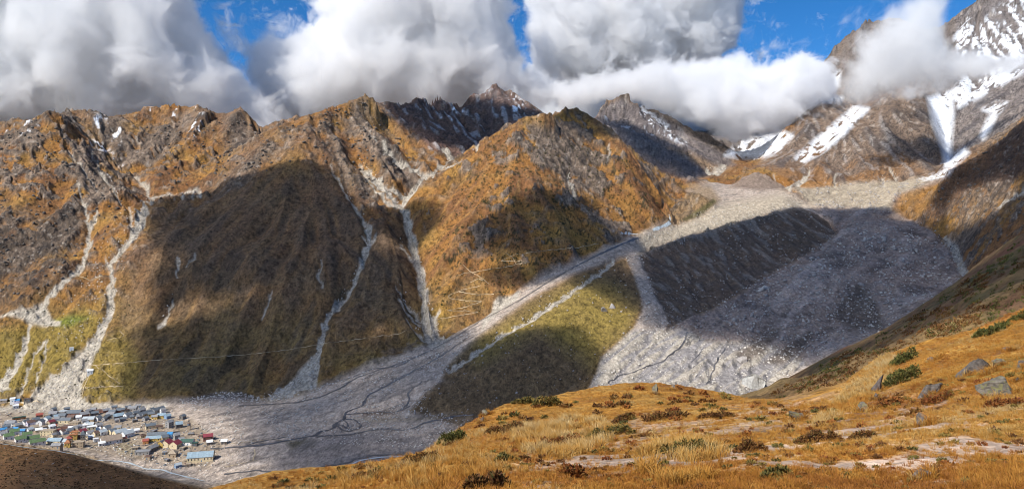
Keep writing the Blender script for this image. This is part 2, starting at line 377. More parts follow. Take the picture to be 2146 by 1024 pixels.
# debris chutes, fans and beds, traced: (column, row, half width)
CHUTES = [
    [(160, 380, 1.5), (176, 420, 2.5), (186, 470, 4), (188, 510, 5), (178, 545, 4), (163, 570, 4), (125, 600, 4), (98, 625, 5), (85, 650, 9)],
    [(205, 425, 2), (200, 450, 3), (188, 480, 4)],
    [(62, 680, 4), (50, 720, 6), (32, 760, 7), (10, 795, 12), (-40, 830, 14)],
    [(95, 700, 3), (70, 740, 1.5), (55, 780, 2), (40, 820, 3)], [(98, 700, 2), (95, 740, 1.5), (75, 790, 2)],
    [(268, 432, 2), (274, 460, 3), (277, 490, 2.5)],
    [(300, 436, 8), (294, 470, 9), (275, 505, 6), (240, 540, 5), (228, 555, 5), (234, 580, 3.5), (228, 610, 5), (234, 640, 6), (222, 668, 7), (210, 690, 9), (195, 720, 15), (175, 745, 18), (150, 780, 20), (125, 815, 40), (110, 845, 55)],
    [(222, 545, 3), (236, 575, 2.5), (240, 600, 2.5), (232, 625, 3)],
    [(140, 770, 9), (110, 800, 9), (80, 830, 14), (50, 850, 16)],
    [(690, 345, 1), (712, 380, 2), (735, 415, 3), (757, 445, 4), (771, 470, 6), (775, 500, 6), (768, 520, 6), (748, 565, 5), (730, 600, 5), (705, 635, 5), (688, 660, 6), (678, 690, 6), (668, 735, 7), (655, 770, 12), (640, 795, 18)],
    [(790, 490, 2), (778, 505, 2)], [(762, 495, 2), (770, 510, 2)],
    [(655, 765, 9), (640, 790, 18), (600, 815, 16), (570, 832, 8)], [(664, 770, 6), (650, 800, 14)],
    [(750, 328, 1), (765, 345, 4), (790, 370, 7), (808, 395, 6), (822, 412, 5), (838, 430, 5)],
    [(762, 350, 2), (785, 385, 2.5), (805, 412, 3), (830, 432, 4)], [(808, 385, 2), (832, 400, 3), (845, 415, 4)],
    [(770, 270, 1.5), (785, 300, 2), (805, 325, 3), (835, 347, 3), (862, 360, 4), (888, 371, 4)],
    [(892, 374, 5), (880, 388, 6), (862, 405, 7), (842, 428, 6)], [(960, 345, 3), (930, 352, 2), (905, 368, 3), (890, 374, 4)],
    [(930, 320, 4), (945, 338, 7), (962, 340, 6)], [(985, 310, 2), (1000, 318, 3)],
    [(842, 428, 5), (856, 465, 6), (866, 500, 7), (872, 530, 8), (880, 560, 8), (886, 590, 7), (892, 630, 8), (900, 660, 13), (908, 690, 18), (915, 708, 22)],
    [(838, 500, 1.5), (858, 530, 2), (868, 545, 2)], [(835, 615, 3), (855, 640, 3), (880, 660, 4)], [(832, 590, 1.5), (865, 630, 2), (885, 650, 3)],
    [(850, 660, 2), (870, 685, 3), (890, 705, 4)], [(920, 632, 2), (908, 648, 4)],
    [(1288, 545, 3), (1250, 575, 4), (1205, 607, 4), (1150, 640, 4.5), (1110, 668, 5), (1080, 685, 4), (1040, 708, 4), (1000, 735, 4), (965, 760, 4), (940, 775, 3)],
    [(1272, 300, 1), (1275, 320, 2), (1276, 340, 1)], [(1190, 345, 2), (1193, 368, 2.5), (1200, 385, 2), (1205, 400, 3)],
    [(570, 600, 1), (563, 635, 1.5), (548, 658, 2)], [(672, 540, 1), (668, 570, 2), (676, 600, 1)], [(372, 535, 5), (375, 550, 3), (370, 565, 2)],
    [(412, 535, 2), (390, 550, 1)], [(365, 610, 1.5), (352, 640, 3), (345, 660, 4), (330, 672, 3)],
    [(140, 300, 1), (170, 340, 1.5), (200, 375, 1.5), (220, 400, 1.5)], [(190, 320, 1), (230, 370, 2), (255, 425, 2.5)], [(285, 370, 1), (305, 395, 3), (322, 412, 3)],
    [(300, 420, 3), (350, 408, 2), (420, 402, 3)],
    [(1620, 365, 1.5), (1655, 395, 3)], [(1695, 350, 4), (1685, 368, 6), (1668, 385, 6), (1655, 395, 6)], [(1865, 350, 2), (1895, 385, 4)], [(1755, 360, 1.5), (1752, 385, 2)], [(1850, 365, 1.5), (1852, 385, 3)],
    [(1480, 350, 4), (1500, 360, 6), (1520, 352, 5)], [(2010, 540, 9), (1998, 520, 8), (1980, 500, 7)], [(2020, 570, 8), (2012, 550, 8)],
    [(2090, 440, 2), (2110, 425, 4), (2130, 412, 4), (2146, 405, 3)],
]
FANS = [
    [(-60, 668), (0, 664), (50, 658), (72, 645), (90, 628), (100, 640), (108, 655), (127, 666), (126, 676), (95, 672), (62, 676), (40, 674), (0, 668)],
    [(205, 688), (216, 700), (204, 730), (188, 770), (172, 800), (170, 825), (182, 845), (260, 848), (350, 842), (350, 860), (0, 870), (-80, 860), (20, 838), (70, 835), (110, 790), (150, 745)],
    [(655, 742), (666, 770), (664, 803), (645, 815), (612, 822), (560, 836), (575, 822), (610, 800), (625, 772)],
    [(885, 650), (915, 645), (916, 668), (922, 692), (942, 708), (905, 722), (890, 700)],
    [(1012, 668), (1030, 640), (1035, 615), (1060, 606), (1090, 608), (1085, 625), (1050, 645), (1010, 690)],
]
RIVER = [(-300, 1000), (-300, 850), (-80, 852), (190, 848), (350, 838), (470, 826), (500, 836), (560, 837), (620, 826), (665, 810), (700, 797), (760, 768), (800, 752), (850, 738), (890, 722), (925, 712), (960, 694), (1000, 668), (1060, 630), (1110, 592), (1160, 565),
         (1200, 548), (1250, 522), (1300, 500), (1340, 486), (1362, 476), (1420, 470), (1480, 450), (1500, 430), (1440, 400), (1500, 372), (1525, 348), (1570, 335), (1600, 345), (1590, 362), (1660, 405), (1700, 425), (1750, 460), (1700, 445), (1660, 437), (1600, 450), (1500, 485),
         (1400, 512), (1345, 532), (1320, 540), (1290, 540), (1250, 556), (1200, 578), (1150, 604), (1098, 638), (1060, 664), (1000, 712), (945, 760), (935, 775), (930, 790), (945, 798), (928, 803), (915, 808), (890, 830), (872, 850), (862, 862), (1000, 868), (1020, 890), (940, 935),
         (830, 968), (700, 985), (540, 1010), (430, 1020), (300, 992), (200, 963), (100, 940), (0, 926)]
CHANNEL = [(1310, 536), (1345, 526), (1352, 560), (1366, 585), (1372, 610), (1392, 640), (1402, 675), (1392, 700), (1440, 690), (1470, 715), (1560, 722), (1600, 715), (1640, 735), (1700, 770), (1560, 840), (1500, 835), (1400, 805), (1230, 815), (1248, 785), (1262, 750), (1300, 715), (1325, 690), (1345, 655), (1343, 620), (1330, 585), (1318, 555)]
GLACIER = [(1392, 695), (1450, 662), (1500, 640), (1550, 610), (1600, 580), (1650, 552), (1700, 524), (1752, 488), (1740, 462), (1700, 430), (1670, 395), (1760, 388), (1860, 380), (1975, 370), (1940, 385), (1890, 405), (1872, 430), (1905, 450), (1960, 480), (2000, 508), (2035, 568), (1980, 622), (1850, 698), (1700, 768), (1640, 735), (1560, 722), (1470, 715)]
MORAINE = [(1340, 530), (1375, 518), (1430, 497), (1500, 480), (1560, 462), (1610, 443), (1660, 433), (1700, 441), (1738, 462), (1755, 488), (1700, 525), (1650, 553), (1600, 580), (1550, 610), (1500, 640), (1450, 664), (1400, 692), (1398, 660), (1372, 615), (1350, 565)]
KNOB = [(1310, 540), (1330, 580), (1345, 640), (1322, 690), (1262, 745), (1230, 815), (1000, 905), (862, 862), (885, 832), (925, 806), (935, 772), (1000, 710), (1100, 635), (1200, 580)]
# --- relief of the far ground
Zb = far.Z.copy()
fx, fy, sl = far.flow(Zb)
A_ = (far.U - CX) / FOC * 2000.0
S_ = far.S * 2000.0
T_ = far.Z / far.D * 2000.0
K = far.D / 2000.0
steep = smooth(0.12, 0.55, sl)
bed = np.maximum(far.poly(RIVER, 820, 3200, 8), far.poly(CHANNEL, 1000, 2100, 4))
ice = far.poly(GLACIER, 1050, 3260, 8)
mor = far.poly(MORAINE, 1350, 2450, 4)
knob = far.poly(KNOB, 980, 2000, 6)
g1 = far.streaks(fbm(A_, S_, T_, 120, 2), fx, fy, 22 * K, 9)
g2 = far.streaks(perlin(A_ / 44, S_ / 44, T_ / 44), fx, fy, 10 * K, 9)
g3 = far.streaks(perlin(A_ / 16, S_ / 16, T_ / 16), fx, fy, 5 * K, 7)
rim = np.clip(sample(RIM.astype(np.float32), (far.U - UMIN) / DU, (far.S - SMIN) / DS) * 1.6, 0, 1)
g0 = far.streaks(fbm(A_, S_, T_, 300, 2, off=7.0), fx, fy, 40 * K, 10)
big = fbm(A_, S_, T_, 420, 3, off=3.0)
crag = fbm(A_, S_, T_, 70, 5, 0.55, ridged=True, off=11.0)
lump = fbm(A_, S_, T_, 26, 4, 0.55, off=21.0)
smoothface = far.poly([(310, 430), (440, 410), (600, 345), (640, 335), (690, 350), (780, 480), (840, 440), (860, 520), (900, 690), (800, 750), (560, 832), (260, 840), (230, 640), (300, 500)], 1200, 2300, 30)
rocky = np.clip(smooth(-0.25, 0.45, crag + 0.35 * big + 0.25 * g1 * 0.5 - 0.68) * 1.2, 0, 1)
for pl, w in (([(-220, 420), (60, 440), (150, 400), (190, 480), (170, 560), (110, 600), (30, 650), (-220, 700)], 0.22),
              ([(440, 400), (470, 372), (540, 312), (600, 262), (640, 300), (560, 340), (500, 400), (450, 420)], 0.6),
              ([(590, 262), (765, 200), (850, 300), (860, 345), (760, 420), (720, 380), (640, 300)], 0.22),
              ([(160, 228), (260, 238), (270, 300), (240, 330), (180, 270)], 0.9), ([(460, 235), (505, 228), (550, 270), (540, 310), (480, 330)], 0.9),
              ([(300, 225), (450, 235), (450, 280), (300, 270)], 0.35),
              ([(1250, 235), (1320, 200), (1440, 262), (1540, 330), (1480, 360), (1380, 330), (1300, 300)], 0.9),
              ([(1690, 350), (1860, 190), (1950, 180), (1985, 360), (1840, 385)], 0.75), ([(2000, 345), (1960, 200), (2000, 0), (2366, -100), (2366, 260)], 0.8),
              ([(1600, 340), (1720, 210), (1790, 220), (1690, 350)], 0.4), ([(1000, 200), (1040, 172), (1140, 238), (1080, 240)], 0.7),
              ([(1940, 440), (2060, 340), (2146, 330), (2146, 430), (2000, 500)], 0.55)):
    rocky = np.maximum(rocky, far.poly(pl, 1200, 9000, 25) * smooth(0.0, 0.9, w + crag * 0.9 + 0.3 * g1))
rocky *= 1 - 0.55 * far.poly([(860, 470), (900, 375), (1000, 316), (1135, 238), (1190, 300), (1300, 300), (1400, 440), (1280, 490), (1150, 600), (900, 680)], 1500, 2700, 15)
rocky *= (1 - 0.85 * smoothface) * (1 - bed) * (1 - ice) * (1 - mor) * (1 - 0.9 * knob)
upper = smooth(470, 300, far.row) * (1 - smoothface)
outf = fbm(A_, S_, T_, 62, 5, 0.58, off=121.0) + 0.10 * g1 + 0.14 * g0
outc = smooth(0.27, 0.33, outf + 0.16 * upper - 0.02) * steep * (1 - 0.75 * rim)
rocky = np.maximum(rocky, outc * (1 - bed) * (1 - ice) * (1 - mor) * (1 - knob) * (1 - 0.85 * smoothface))
rocky *= 1 - 0.85 * far.poly([(890, 560), (960, 520), (1080, 530), (1120, 600), (1010, 680), (900, 690)], 1400, 2100, 15)
spur = (1 - np.abs(g0)) * (1 - 0.75 * smoothface) * (1 - mor) * (1 - ice) * (1 - bed) * (1 - knob) * (1 - rim)
calm = far.poly([(1560, 350), (1690, 230), (1790, 200), (1866, 180), (1960, 170), (2276, -100), (2276, 140), (1990, 355), (1840, 390), (1670, 390)], 3000, 9000, 10)
spur *= 1 - 0.85 * calm
h = steep * spur * 15.0
h = h + steep * (7.0 * -np.abs(g1) + 3.0 * g2 + 0.7 * g3) * (1 - 0.75 * mor) * (1 - 0.7 * ice) * (1 - 0.8 * bed) * (1 - 0.6 * knob)
rhm = far.poly([(1925, 450), (1985, 357), (2146, 250), (2446, 100), (2446, 500), (2030, 572)], 900, 2420, 3)
h *= np.where(far.D > 2450, 1.35, 1.0) * (1 - 0.45 * rhm)
rocky = np.maximum(rocky, rhm * smooth(0.05, 0.13, outf))
fore_ = far.poly([(-300, 870), (0, 918), (60, 930), (120, 936), (200, 958), (300, 988), (430, 1022), (500, 1100), (-300, 1300)], 700, 935, 6)
rocky *= 1 - 0.9 * fore_
h *= 1 - 0.8 * fore_
h += rocky * (1 - 0.5 * calm) * (crag * 13.0 + lump * 8.0 + 2.0) + lump * (0.9 + 0.7 * steep) * (1 - 0.7 * bed) * (1 - 0.7 * fore_)
gband = fbm((far.X * 0.656 + far.Y * 0.755) / 5.0, far.X * 0.755 - far.Y * 0.656, far.Z * 0, 75, 4, 0.6, off=111.0)
h += ice * (fbm(A_, S_, T_, 60, 4, 0.55, off=31.0) * 12.0 + 1.5 * g1 + 16.0 * gband)
h += mor * (-2.2 * np.abs(g2) + 1.3 * g3 - 2.0 * np.abs(g1)) + bed * 1.2 * fbm(A_, S_, T_, 40, 4, 0.6, off=41.0)
snout = far.poly([(1325, 692), (1440, 690), (1480, 715), (1600, 718), (1690, 760), (1560, 840), (1240, 815), (1262, 750)], 1000, 1500, 10)
rill = np.abs(fbm((far.X * 0.656 + far.Y * 0.755) / 7.0, far.X * 0.755 - far.Y * 0.656, far.Z * 0, 34, 3, 0.55, off=131.0))
h += snout * (rill * 16.0 - 4.0) + knob * (lump * 2.5 + 7.0 * fbm(A_, S_, T_, 110, 3, off=141.0))
h += smoothface * (-5.0 * np.abs(g1)) + steep * big * 8.0
# gullies cut where the debris comes down
chute = np.zeros_like(h); cut = np.zeros_like(h)
for c in CHUTES:
    chute = np.maximum(chute, far.stroke(c, 900, 4500, 1.6, 6.5))
    cut = np.maximum(cut, far.stroke([(u, r, w + 4) for u, r, w in c], 900, 4500, 6.0))
for f in FANS:
    chute = np.maximum(chute, far.poly(f, 900, 2600, 3.0))
h -= cut * (4.0 + 5.0 * steep) * smooth(0.05, 0.2, sl)
# shelf under the town and brown slope in front of it
h *= 1.0 / (1.0 + np.maximum(sl - 0.9, 0) ** 2 * 1.2)
far.Z = (Zb + h * K).astype(np.float32)
far.update()
# --- ground cover of the far ground
n1 = fbm(A_, S_, T_, 160, 4, off=51.0); n2 = fbm(A_, S_, T_, 34, 4, 0.6, off=61.0); n3 = fbm(A_, S_, T_, 11, 3, 0.6, off=71.0)
n4 = fbm(A_, S_ * 0.25, T_ * 1.1, 10, 3, 0.6, off=171.0); n5 = fbm(A_, S_ * 0.3, T_ * 1.1, 30, 4, 0.6, off=181.0)
shp = far.Z.shape
C = np.zeros(shp + (3,), np.float32) + np.array((0.255, 0.118, 0.034), np.float32)
C = blend(C, (0.30, 0.165, 0.045), smooth(-0.1, 0.5, n1))
C = blend(C, (0.16, 0.075, 0.035), smooth(0.0, 0.6, -n1 + 0.35 * g2) * 0.8)
C = blend(C, (0.34, 0.20, 0.07), smooth(0.5, 1.6, g3) * 0.28)
C = blend(C, (0.115, 0.06, 0.035), smooth(0.5, 1.6, -g2 + 0.8 * n5) * 0.5)
# greener near the valley floor
low = smooth(-40, -250, far.Z) * (far.D < 2200)
C = blend(C, (0.195, 0.150, 0.034), low * (0.45 + 0.5 * n1))
C = blend(C, (0.115, 0.085, 0.035), low * smooth(0.1, 0.6, n2) * 0.6)
C = blend(C, (0.135, 0.088, 0.055), smoothface * (0.72 + 0.4 * n1 + 0.1 * g2) * (1 - 0.38 * low))  # purple-brown cast of the shade mixed into this face's colour
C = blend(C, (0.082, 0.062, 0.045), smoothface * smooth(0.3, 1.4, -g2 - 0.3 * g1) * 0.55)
# dwarf shrubs
shr = smooth(0.10, 0.24, n4 + 0.7 * n5 - 0.10)
shrz = np.maximum.reduce([far.poly([(930, 480), (1000, 320), (1140, 238), (1190, 330), (1230, 420), (1280, 485), (1150, 600), (1000, 570), (900, 640), (890, 560)], 1500, 2500, 20),
                          0.8 * far.poly([(1230, 330), (1300, 320), (1400, 440), (1370, 470), (1260, 400)], 1900, 2700, 15), 0.35 * (1 - smoothface)])
C = blend(C, (0.060, 0.055, 0.024), shr * shrz * 0.85)
C = blend(C, (0.20, 0.185, 0.17), smooth(0.25, 0.5, n2 - 0.3 * n3) * 0.15 * shrz)
# bare rock
leftcrag = far.poly([(-220, 420), (60, 440), (150, 400), (190, 480), (170, 560), (110, 600), (30, 650), (-220, 700)], 1200, 2400, 30)
rc = np.array((0.148, 0.122, 0.103), np.float32)[None, None] * (1 + 0.55 * n2 + 0.35 * g3 * 0.5)[..., None] 
rc = blend(rc, (0.066, 0.058, 0.055), smooth(0.1, 0.8, -lump + 0.35 * g2))
rc = blend(rc, (0.34, 0.30, 0.27), smooth(0.35, 0.8, n3 + lump * 0.5) * 0.6)
farm = smooth(2700, 3300, far.D)
rc = rc * (1 - 0.40 * leftcrag[..., None]) * (np.array((1.10, 0.97, 0.84), np.float32))
m_ = np.clip(rocky * 1.1, 0, 1)[..., None]
C = C * (1 - m_) + rc * m_
C = blend(C, (0.16, 0.135, 0.12), smooth(4300, 4900, far.D) * (0.9 + 0.3 * n2))
# the high ranges: purple-brown ridge, dark rock, brown turf only low down
pur = far.poly([(792, 214), (850, 205), (1040, 170), (1150, 240), (1010, 320), (960, 335), (900, 315), (845, 260)], 2600, 3700, 8)
C = blend(C, (0.125, 0.082, 0.072), pur * (0.80 + 0.3 * n1))
C = blend(C, (0.40, 0.37, 0.36), pur * smooth(0.9, 1.7, g3 + 0.5 * g2) * 0.6)
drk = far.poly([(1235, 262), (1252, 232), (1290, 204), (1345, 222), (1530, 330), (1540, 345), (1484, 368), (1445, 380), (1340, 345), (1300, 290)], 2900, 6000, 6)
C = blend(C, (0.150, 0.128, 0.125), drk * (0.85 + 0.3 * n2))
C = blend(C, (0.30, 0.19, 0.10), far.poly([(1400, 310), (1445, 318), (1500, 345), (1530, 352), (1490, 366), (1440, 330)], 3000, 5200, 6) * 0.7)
p6 = far.poly([(1590, 345), (1690, 236), (1722, 205), (1790, 215), (1866, 185), (1950, 175), (1990, 350), (1840, 388), (1680, 385)], 3000, 5200, 4)
C = blend(C, (0.178, 0.125, 0.092), p6 * (0.70 + 0.4 * n1 + 0.2 * n2))
C = blend(C, (0.215, 0.110, 0.045), p6 * smooth(0.0, 0.45, n1 + 0.3 * n2 + (far.row - 330) / 130) * 0.85)
C = blend(C, (0.09, 0.075, 0.070), p6 * smooth(0.5, 1.5, g2 - 0.3 * n1) * 0.7)
C = blend(C, (0.30, 0.27, 0.25), p6 * smooth(0.8, 1.8, g3) * 0.5)
wall = far.poly([(1985, 352), (1955, 200), (2005, 130), (2000, 0), (2366, -300), (2366, 140), (2060, 320)], 3200, 7000, 4)
C = blend(C, (0.18, 0.155, 0.145), wall * (0.85 + 0.4 * n2))
C = blend(C, (0.08, 0.072, 0.075), wall * smooth(0.3, 1.2, g2) * 0.7)
# gravel beds and moraines
C = blend(C, (0.395, 0.325, 0.268), bed * (0.93 + 0.2 * n2))
al = (far.X * 0.787 + far.Y * 0.616); ac = (far.X * 0.616 - far.Y * 0.787)
bar = fbm(al / 6.5, ac, far.Z * 0, 26, 4, 0.6, off=81.0); bar2 = fbm(al / 4.0, ac, far.Z * 0, 11, 3, 0.6, off=91.0)
C = blend(C, (0.205, 0.172, 0.148), bed * smooth(0.0, 0.4, bar + 0.4 * n1) * 0.75)
C = blend(C, (0.47, 0.395, 0.33), bed * smooth(0.1, 0.4, bar2 - 0.4 * bar) * 0.55)
C = blend(C, (0.13, 0.115, 0.105), bed * smooth(0.22, 0.38, -bar2 + 0.3 * bar) * 0.55)
up = far.poly([(1340, 490), (1420, 470), (1500, 430), (1640, 405), (1700, 430), (1660, 436), (1500, 482), (1340, 532)], 1900, 3200, 10)
C = blend(C, (0.40, 0.335, 0.245), up * 0.8)
C = blend(C, (0.285, 0.225, 0.192), ice * (0.92 + 0.4 * n2))
C = blend(C, (0.125, 0.098, 0.085), ice * smooth(0.05, 0.5, n1 + 0.6 * n2 + 0.15 * g2) * 0.75)
gl = far.X * 0.656 + far.Y * 0.755; gc = far.X * 0.755 - far.Y * 0.656
C = blend(C, (0.42, 0.345, 0.30), ice * smooth(0.08, 0.30, gband) * 0.65)
C = blend(C, (0.135, 0.102, 0.086), ice * smooth(0.10, 0.32, -gband + 0.25 * n2) * 0.6)
C = blend(C, (0.38, 0.315, 0.225), far.poly([(1665, 392), (1975, 368), (1930, 388), (1875, 410), (1868, 438), (1700, 432)], 2300, 3300, 6) * 0.85)
C = blend(C, (0.112, 0.083, 0.064), mor * (0.92 + 0.25 * n2))
C = blend(C, (0.25, 0.215, 0.185), mor * smooth(0.7, 1.6, g3 + 0.5 * g2) * 0.5)
C = blend(C, (0.15, 0.10, 0.055), knob * 0.9)
C = blend(C, (0.225, 0.160, 0.042), far.poly([(1000, 712), (1200, 585), (1280, 600), (1345, 650), (1322, 700), (1240, 770), (1130, 690), (1000, 760)], 1150, 2000, 25) * knob * (0.85 + 0.5 * n1))  # sunlit part of the knob painted lighter than the rest
C = blend(C, (0.37, 0.33, 0.27), far.poly([(1325, 692), (1440, 690), (1480, 715), (1600, 718), (1690, 760), (1560, 840), (1240, 815), (1262, 750)], 1000, 1500, 6) * (0.85 + 0.3 * n2))
C = blend(C, (0.22, 0.205, 0.205), far.poly([(1325, 692), (1440, 690), (1480, 715), (1600, 718), (1690, 760), (1560, 840), (1240, 815), (1262, 750)], 1000, 1500, 6) * smooth(0.20, 0.04, rill) * 0.85)
C = blend(C, (0.09, 0.085, 0.085), far.poly([(1440, 700), (1560, 722), (1700, 770), (1560, 840), (1400, 810)], 1000, 1500, 6) * smooth(0.9, 1.6, g3) * 0.7)
for pl in ([(1800, 590), (1840, 640), (1855, 690), (1780, 690), (1740, 660), (1770, 620)], [(1540, 740), (1590, 710), (1640, 680), (1600, 740), (1560, 760)], [(1600, 760), (1650, 720), (1700, 690), (1690, 730), (1640, 765)]):
    C = blend(C, (0.125, 0.098, 0.078), far.poly(pl, 1000, 1900, 6) * 0.85)
C = blend(C, (0.235, 0.16, 0.09), far.poly([(1385, 465), (1410, 440), (1450, 400), (1440, 385), (1490, 390), (1510, 418), (1480, 440), (1420, 468)], 2200, 3000, 6) * 0.75)
C = blend(C, (0.10, 0.085, 0.035), far.poly([(1425, 463), (1460, 440), (1495, 416), (1503, 422), (1470, 450), (1440, 462)], 2200, 3000, 3) * 0.9)
C = blend(C, (0.205, 0.150, 0.115), far.poly([(1528, 392), (1560, 368), (1588, 359), (1615, 373), (1648, 396), (1590, 398)], 2800, 3300, 4) * 0.9)
C = blend(C, (0.285, 0.140, 0.045), far.poly([(1664, 392), (1690, 378), (1735, 382), (1760, 388), (1700, 394)], 2900, 3400, 3) * 0.8)
# shadow-side brown slope below the town
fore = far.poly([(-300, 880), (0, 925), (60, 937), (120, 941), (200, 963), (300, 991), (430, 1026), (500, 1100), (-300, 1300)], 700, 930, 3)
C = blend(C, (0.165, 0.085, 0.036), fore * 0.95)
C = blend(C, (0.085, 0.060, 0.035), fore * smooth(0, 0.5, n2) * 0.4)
# right hillside
rh = far.poly([(1925, 450), (1985, 357), (2146, 250), (2446, 100), (2446, 500), (2030, 572)], 900, 2420, 3)
C = blend(C, (0.215, 0.105, 0.042), rh * (1 - m_[..., 0]) * 0.9)
C = blend(C, (0.33, 0.17, 0.04), rh * smooth(0.0, 0.4, n1 + 0.3 * n2) * (1 - m_[..., 0] * 0.7))
C = blend(C, (0.105, 0.056, 0.034), far.poly([(1935, 440), (1985, 357), (2050, 325), (2146, 255), (2276, 190), (2276, 320), (2146, 375), (2060, 385), (2000, 420), (1960, 470)], 1500, 2420, 10) * (0.75 + 0.3 * n2))  # upper slope darkened in colour where cloud shade lies
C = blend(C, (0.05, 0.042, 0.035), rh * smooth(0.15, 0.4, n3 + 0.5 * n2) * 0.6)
C = blend(C, (0.26, 0.135, 0.04), far.poly([(1868, 440), (1890, 405), (1960, 385), (1975, 380), (1930, 450), (1915, 465)], 2300, 2800, 4) * (0.6 + 0.4 * n2))
# meadow patches and terraces at the foot of the left slope
C = blend(C, (0.205, 0.150, 0.036), far.poly([(-60, 700), (0, 690), (100, 680), (180, 640), (215, 680), (160, 740), (90, 810), (-60, 850)], 1200, 1800, 12) * 0.75)
C = blend(C, (0.215, 0.155, 0.036), far.poly([(160, 800), (200, 720), (250, 690), (300, 760), (280, 835), (190, 840)], 1200, 1700, 14) * 0.75)
C = blend(C, (0.13, 0.17, 0.03), far.poly([(110, 672), (150, 660), (185, 665), (150, 682), (115, 682)], 1200, 1800, 6) * 0.7)
# debris
dv = (0.40, 0.352, 0.285)
C = blend(C, dv, chute * (0.95 + 0.15 * n3))
C = blend(C, (0.12, 0.10, 0.09), chute * smooth(0.25, 0.5, n3 + 0.4 * n2) * 0.6)
# vegetated islands and dark silt on the floor
for pl, c in (([(600, 925), (640, 918), (668, 925), (660, 940), (610, 945)], (0.10, 0.082, 0.045)), ([(745, 866), (790, 858), (835, 862), (800, 872), (760, 872)], (0.10, 0.07, 0.05)),
              ([(640, 925), (760, 905), (930, 918), (880, 950), (740, 975), (560, 985), (600, 950)], (0.205, 0.175, 0.158)),
              ([(740, 875), (900, 872), (960, 862), (900, 880), (780, 885)], (0.30, 0.235, 0.16)), ([(470, 820), (505, 822), (540, 838), (380, 838)], (0.16, 0.145, 0.14)),
              ([(240, 930), (280, 925), (292, 950), (250, 950)], (0.15, 0.15, 0.04)), ([(0, 862), (200, 858), (400, 875), (470, 930), (440, 980), (300, 965), (140, 940), (0, 915)], (0.275, 0.215, 0.150))):
    C = blend(C, c, far.poly(pl, 800, 1400, 5) * (0.75 + 0.4 * n2))
# crisp ledges and cracks on the bare rock
led = np.abs(fbm(A_ + 0.2 * S_, S_ * 0.5, T_ * 1.8, 22, 3, 0.6, off=101.0))
C = blend(C, (0.045, 0.038, 0.035), m_[..., 0] * smooth(0.07, 0.02, led) * 0.75)
C = blend(C, (0.36, 0.31, 0.26), m_[..., 0] * smooth(0.30, 0.45, led + 0.2 * n3) * 0.5)
tus = smooth(0.12, 0.24, n4 + 0.35 * n5) * (1 - bed) * (1 - ice) * (1 - mor) * (1 - m_[..., 0]) * (1 - 0.6 * fore_)
C = C * (1 - 0.42 * tus[..., None])
# snow and ice
snow = np.zeros(shp, np.float32)
for pl, w in (([(1792, 222), (1820, 228), (1775, 275), (1735, 310), (1700, 330), (1678, 345), (1668, 330), (1700, 300), (1745, 262)], 0.86),
              ([(1945, 205), (1995, 190), (1998, 245), (1993, 300), (1996, 345), (1982, 352), (1974, 310), (1955, 260)], 0.92),
              ([(1990, 200), (2020, 160), (2146, 120), (2146, 150), (2080, 190), (2010, 225)], 0.75),
              ([(2010, 115), (2000, 80), (2030, 30), (2060, 45), (2110, 0), (2200, -60), (2366, -60), (2366, 100), (2100, 130)], 0.58),
              ([(2055, 285), (2070, 250), (2082, 235), (2088, 245), (2072, 275), (2060, 290)], 1.0), ([(2060, 230), (2090, 215), (2110, 215), (2090, 240)], 0.8),
              ([(1520, 325), (1550, 295), (1640, 275), (1660, 285), (1630, 320), (1590, 330), (1545, 330)], 0.86), ([(1690, 214), (1720, 205), (1765, 205), (1762, 210), (1722, 214), (1700, 224)], 1.2),
              ([(1740, 190), (1745, 160), (1760, 150), (1758, 180)], 0.9), ([(1975, 345), (2020, 310), (2030, 320), (1995, 352)], 0.75), ([(1930, 375), (1970, 362), (1985, 352), (1990, 362), (1965, 376)], 0.7),
              ([(190, 300), (205, 290), (260, 350), (235, 330)], 0.45), ([(180, 240), (260, 245), (250, 300), (200, 270)], 0.22), ([(1255, 238), (1330, 215), (1400, 262), (1440, 300), (1380, 285), (1300, 260)], 0.36),
              ([(1010, 195), (1050, 185), (1110, 220), (1130, 240), (1080, 235)], 0.45), ([(860, 215), (1000, 215), (1010, 270), (920, 270)], 0.10), ([(0, 250), (70, 240), (80, 270), (0, 290)], 0.3), ([(290, 225), (420, 225), (440, 300), (400, 300)], 0.16)):
    snow = np.maximum(snow, far.poly(pl, 1900, 9000, 7) * smooth(0.55, 0.75, w + 0.42 * n3 + 0.35 * lump + 0.12 * g2 + 0.14 * g3 + 0.3 * n2))
C = blend(C, (0.80, 0.82, 0.85), snow)
iceblue = far.poly([(1700, 330), (1745, 285), (1820, 226), (1800, 262), (1740, 325), (1700, 340), (1685, 350)], 2900, 5000, 4)
C = blend(C, (0.50, 0.54, 0.60), iceblue * snow * smooth(-0.4, 0.5, n3 + 0.4 * g3) * 0.7)
C = np.clip(C, 0.012, 0.88)
# regions: which stretch of ground a point belongs to
REG = np.zeros(shp, np.int32)                       # 0 mountain side
REG[(bed > 0.5)] = 1                                # valley floor gravel
REG[(ice > 0.5)] = 2
REG[(mor > 0.5) | (knob > 0.5)] = 3
REG[(far.D < 930) & (far.U < 700) & (fore > 0.5)] = 4
REG[(far.D < 1800) & (far.U > 1500) & (far.row < 900) & (rh > 0.5)] = 4
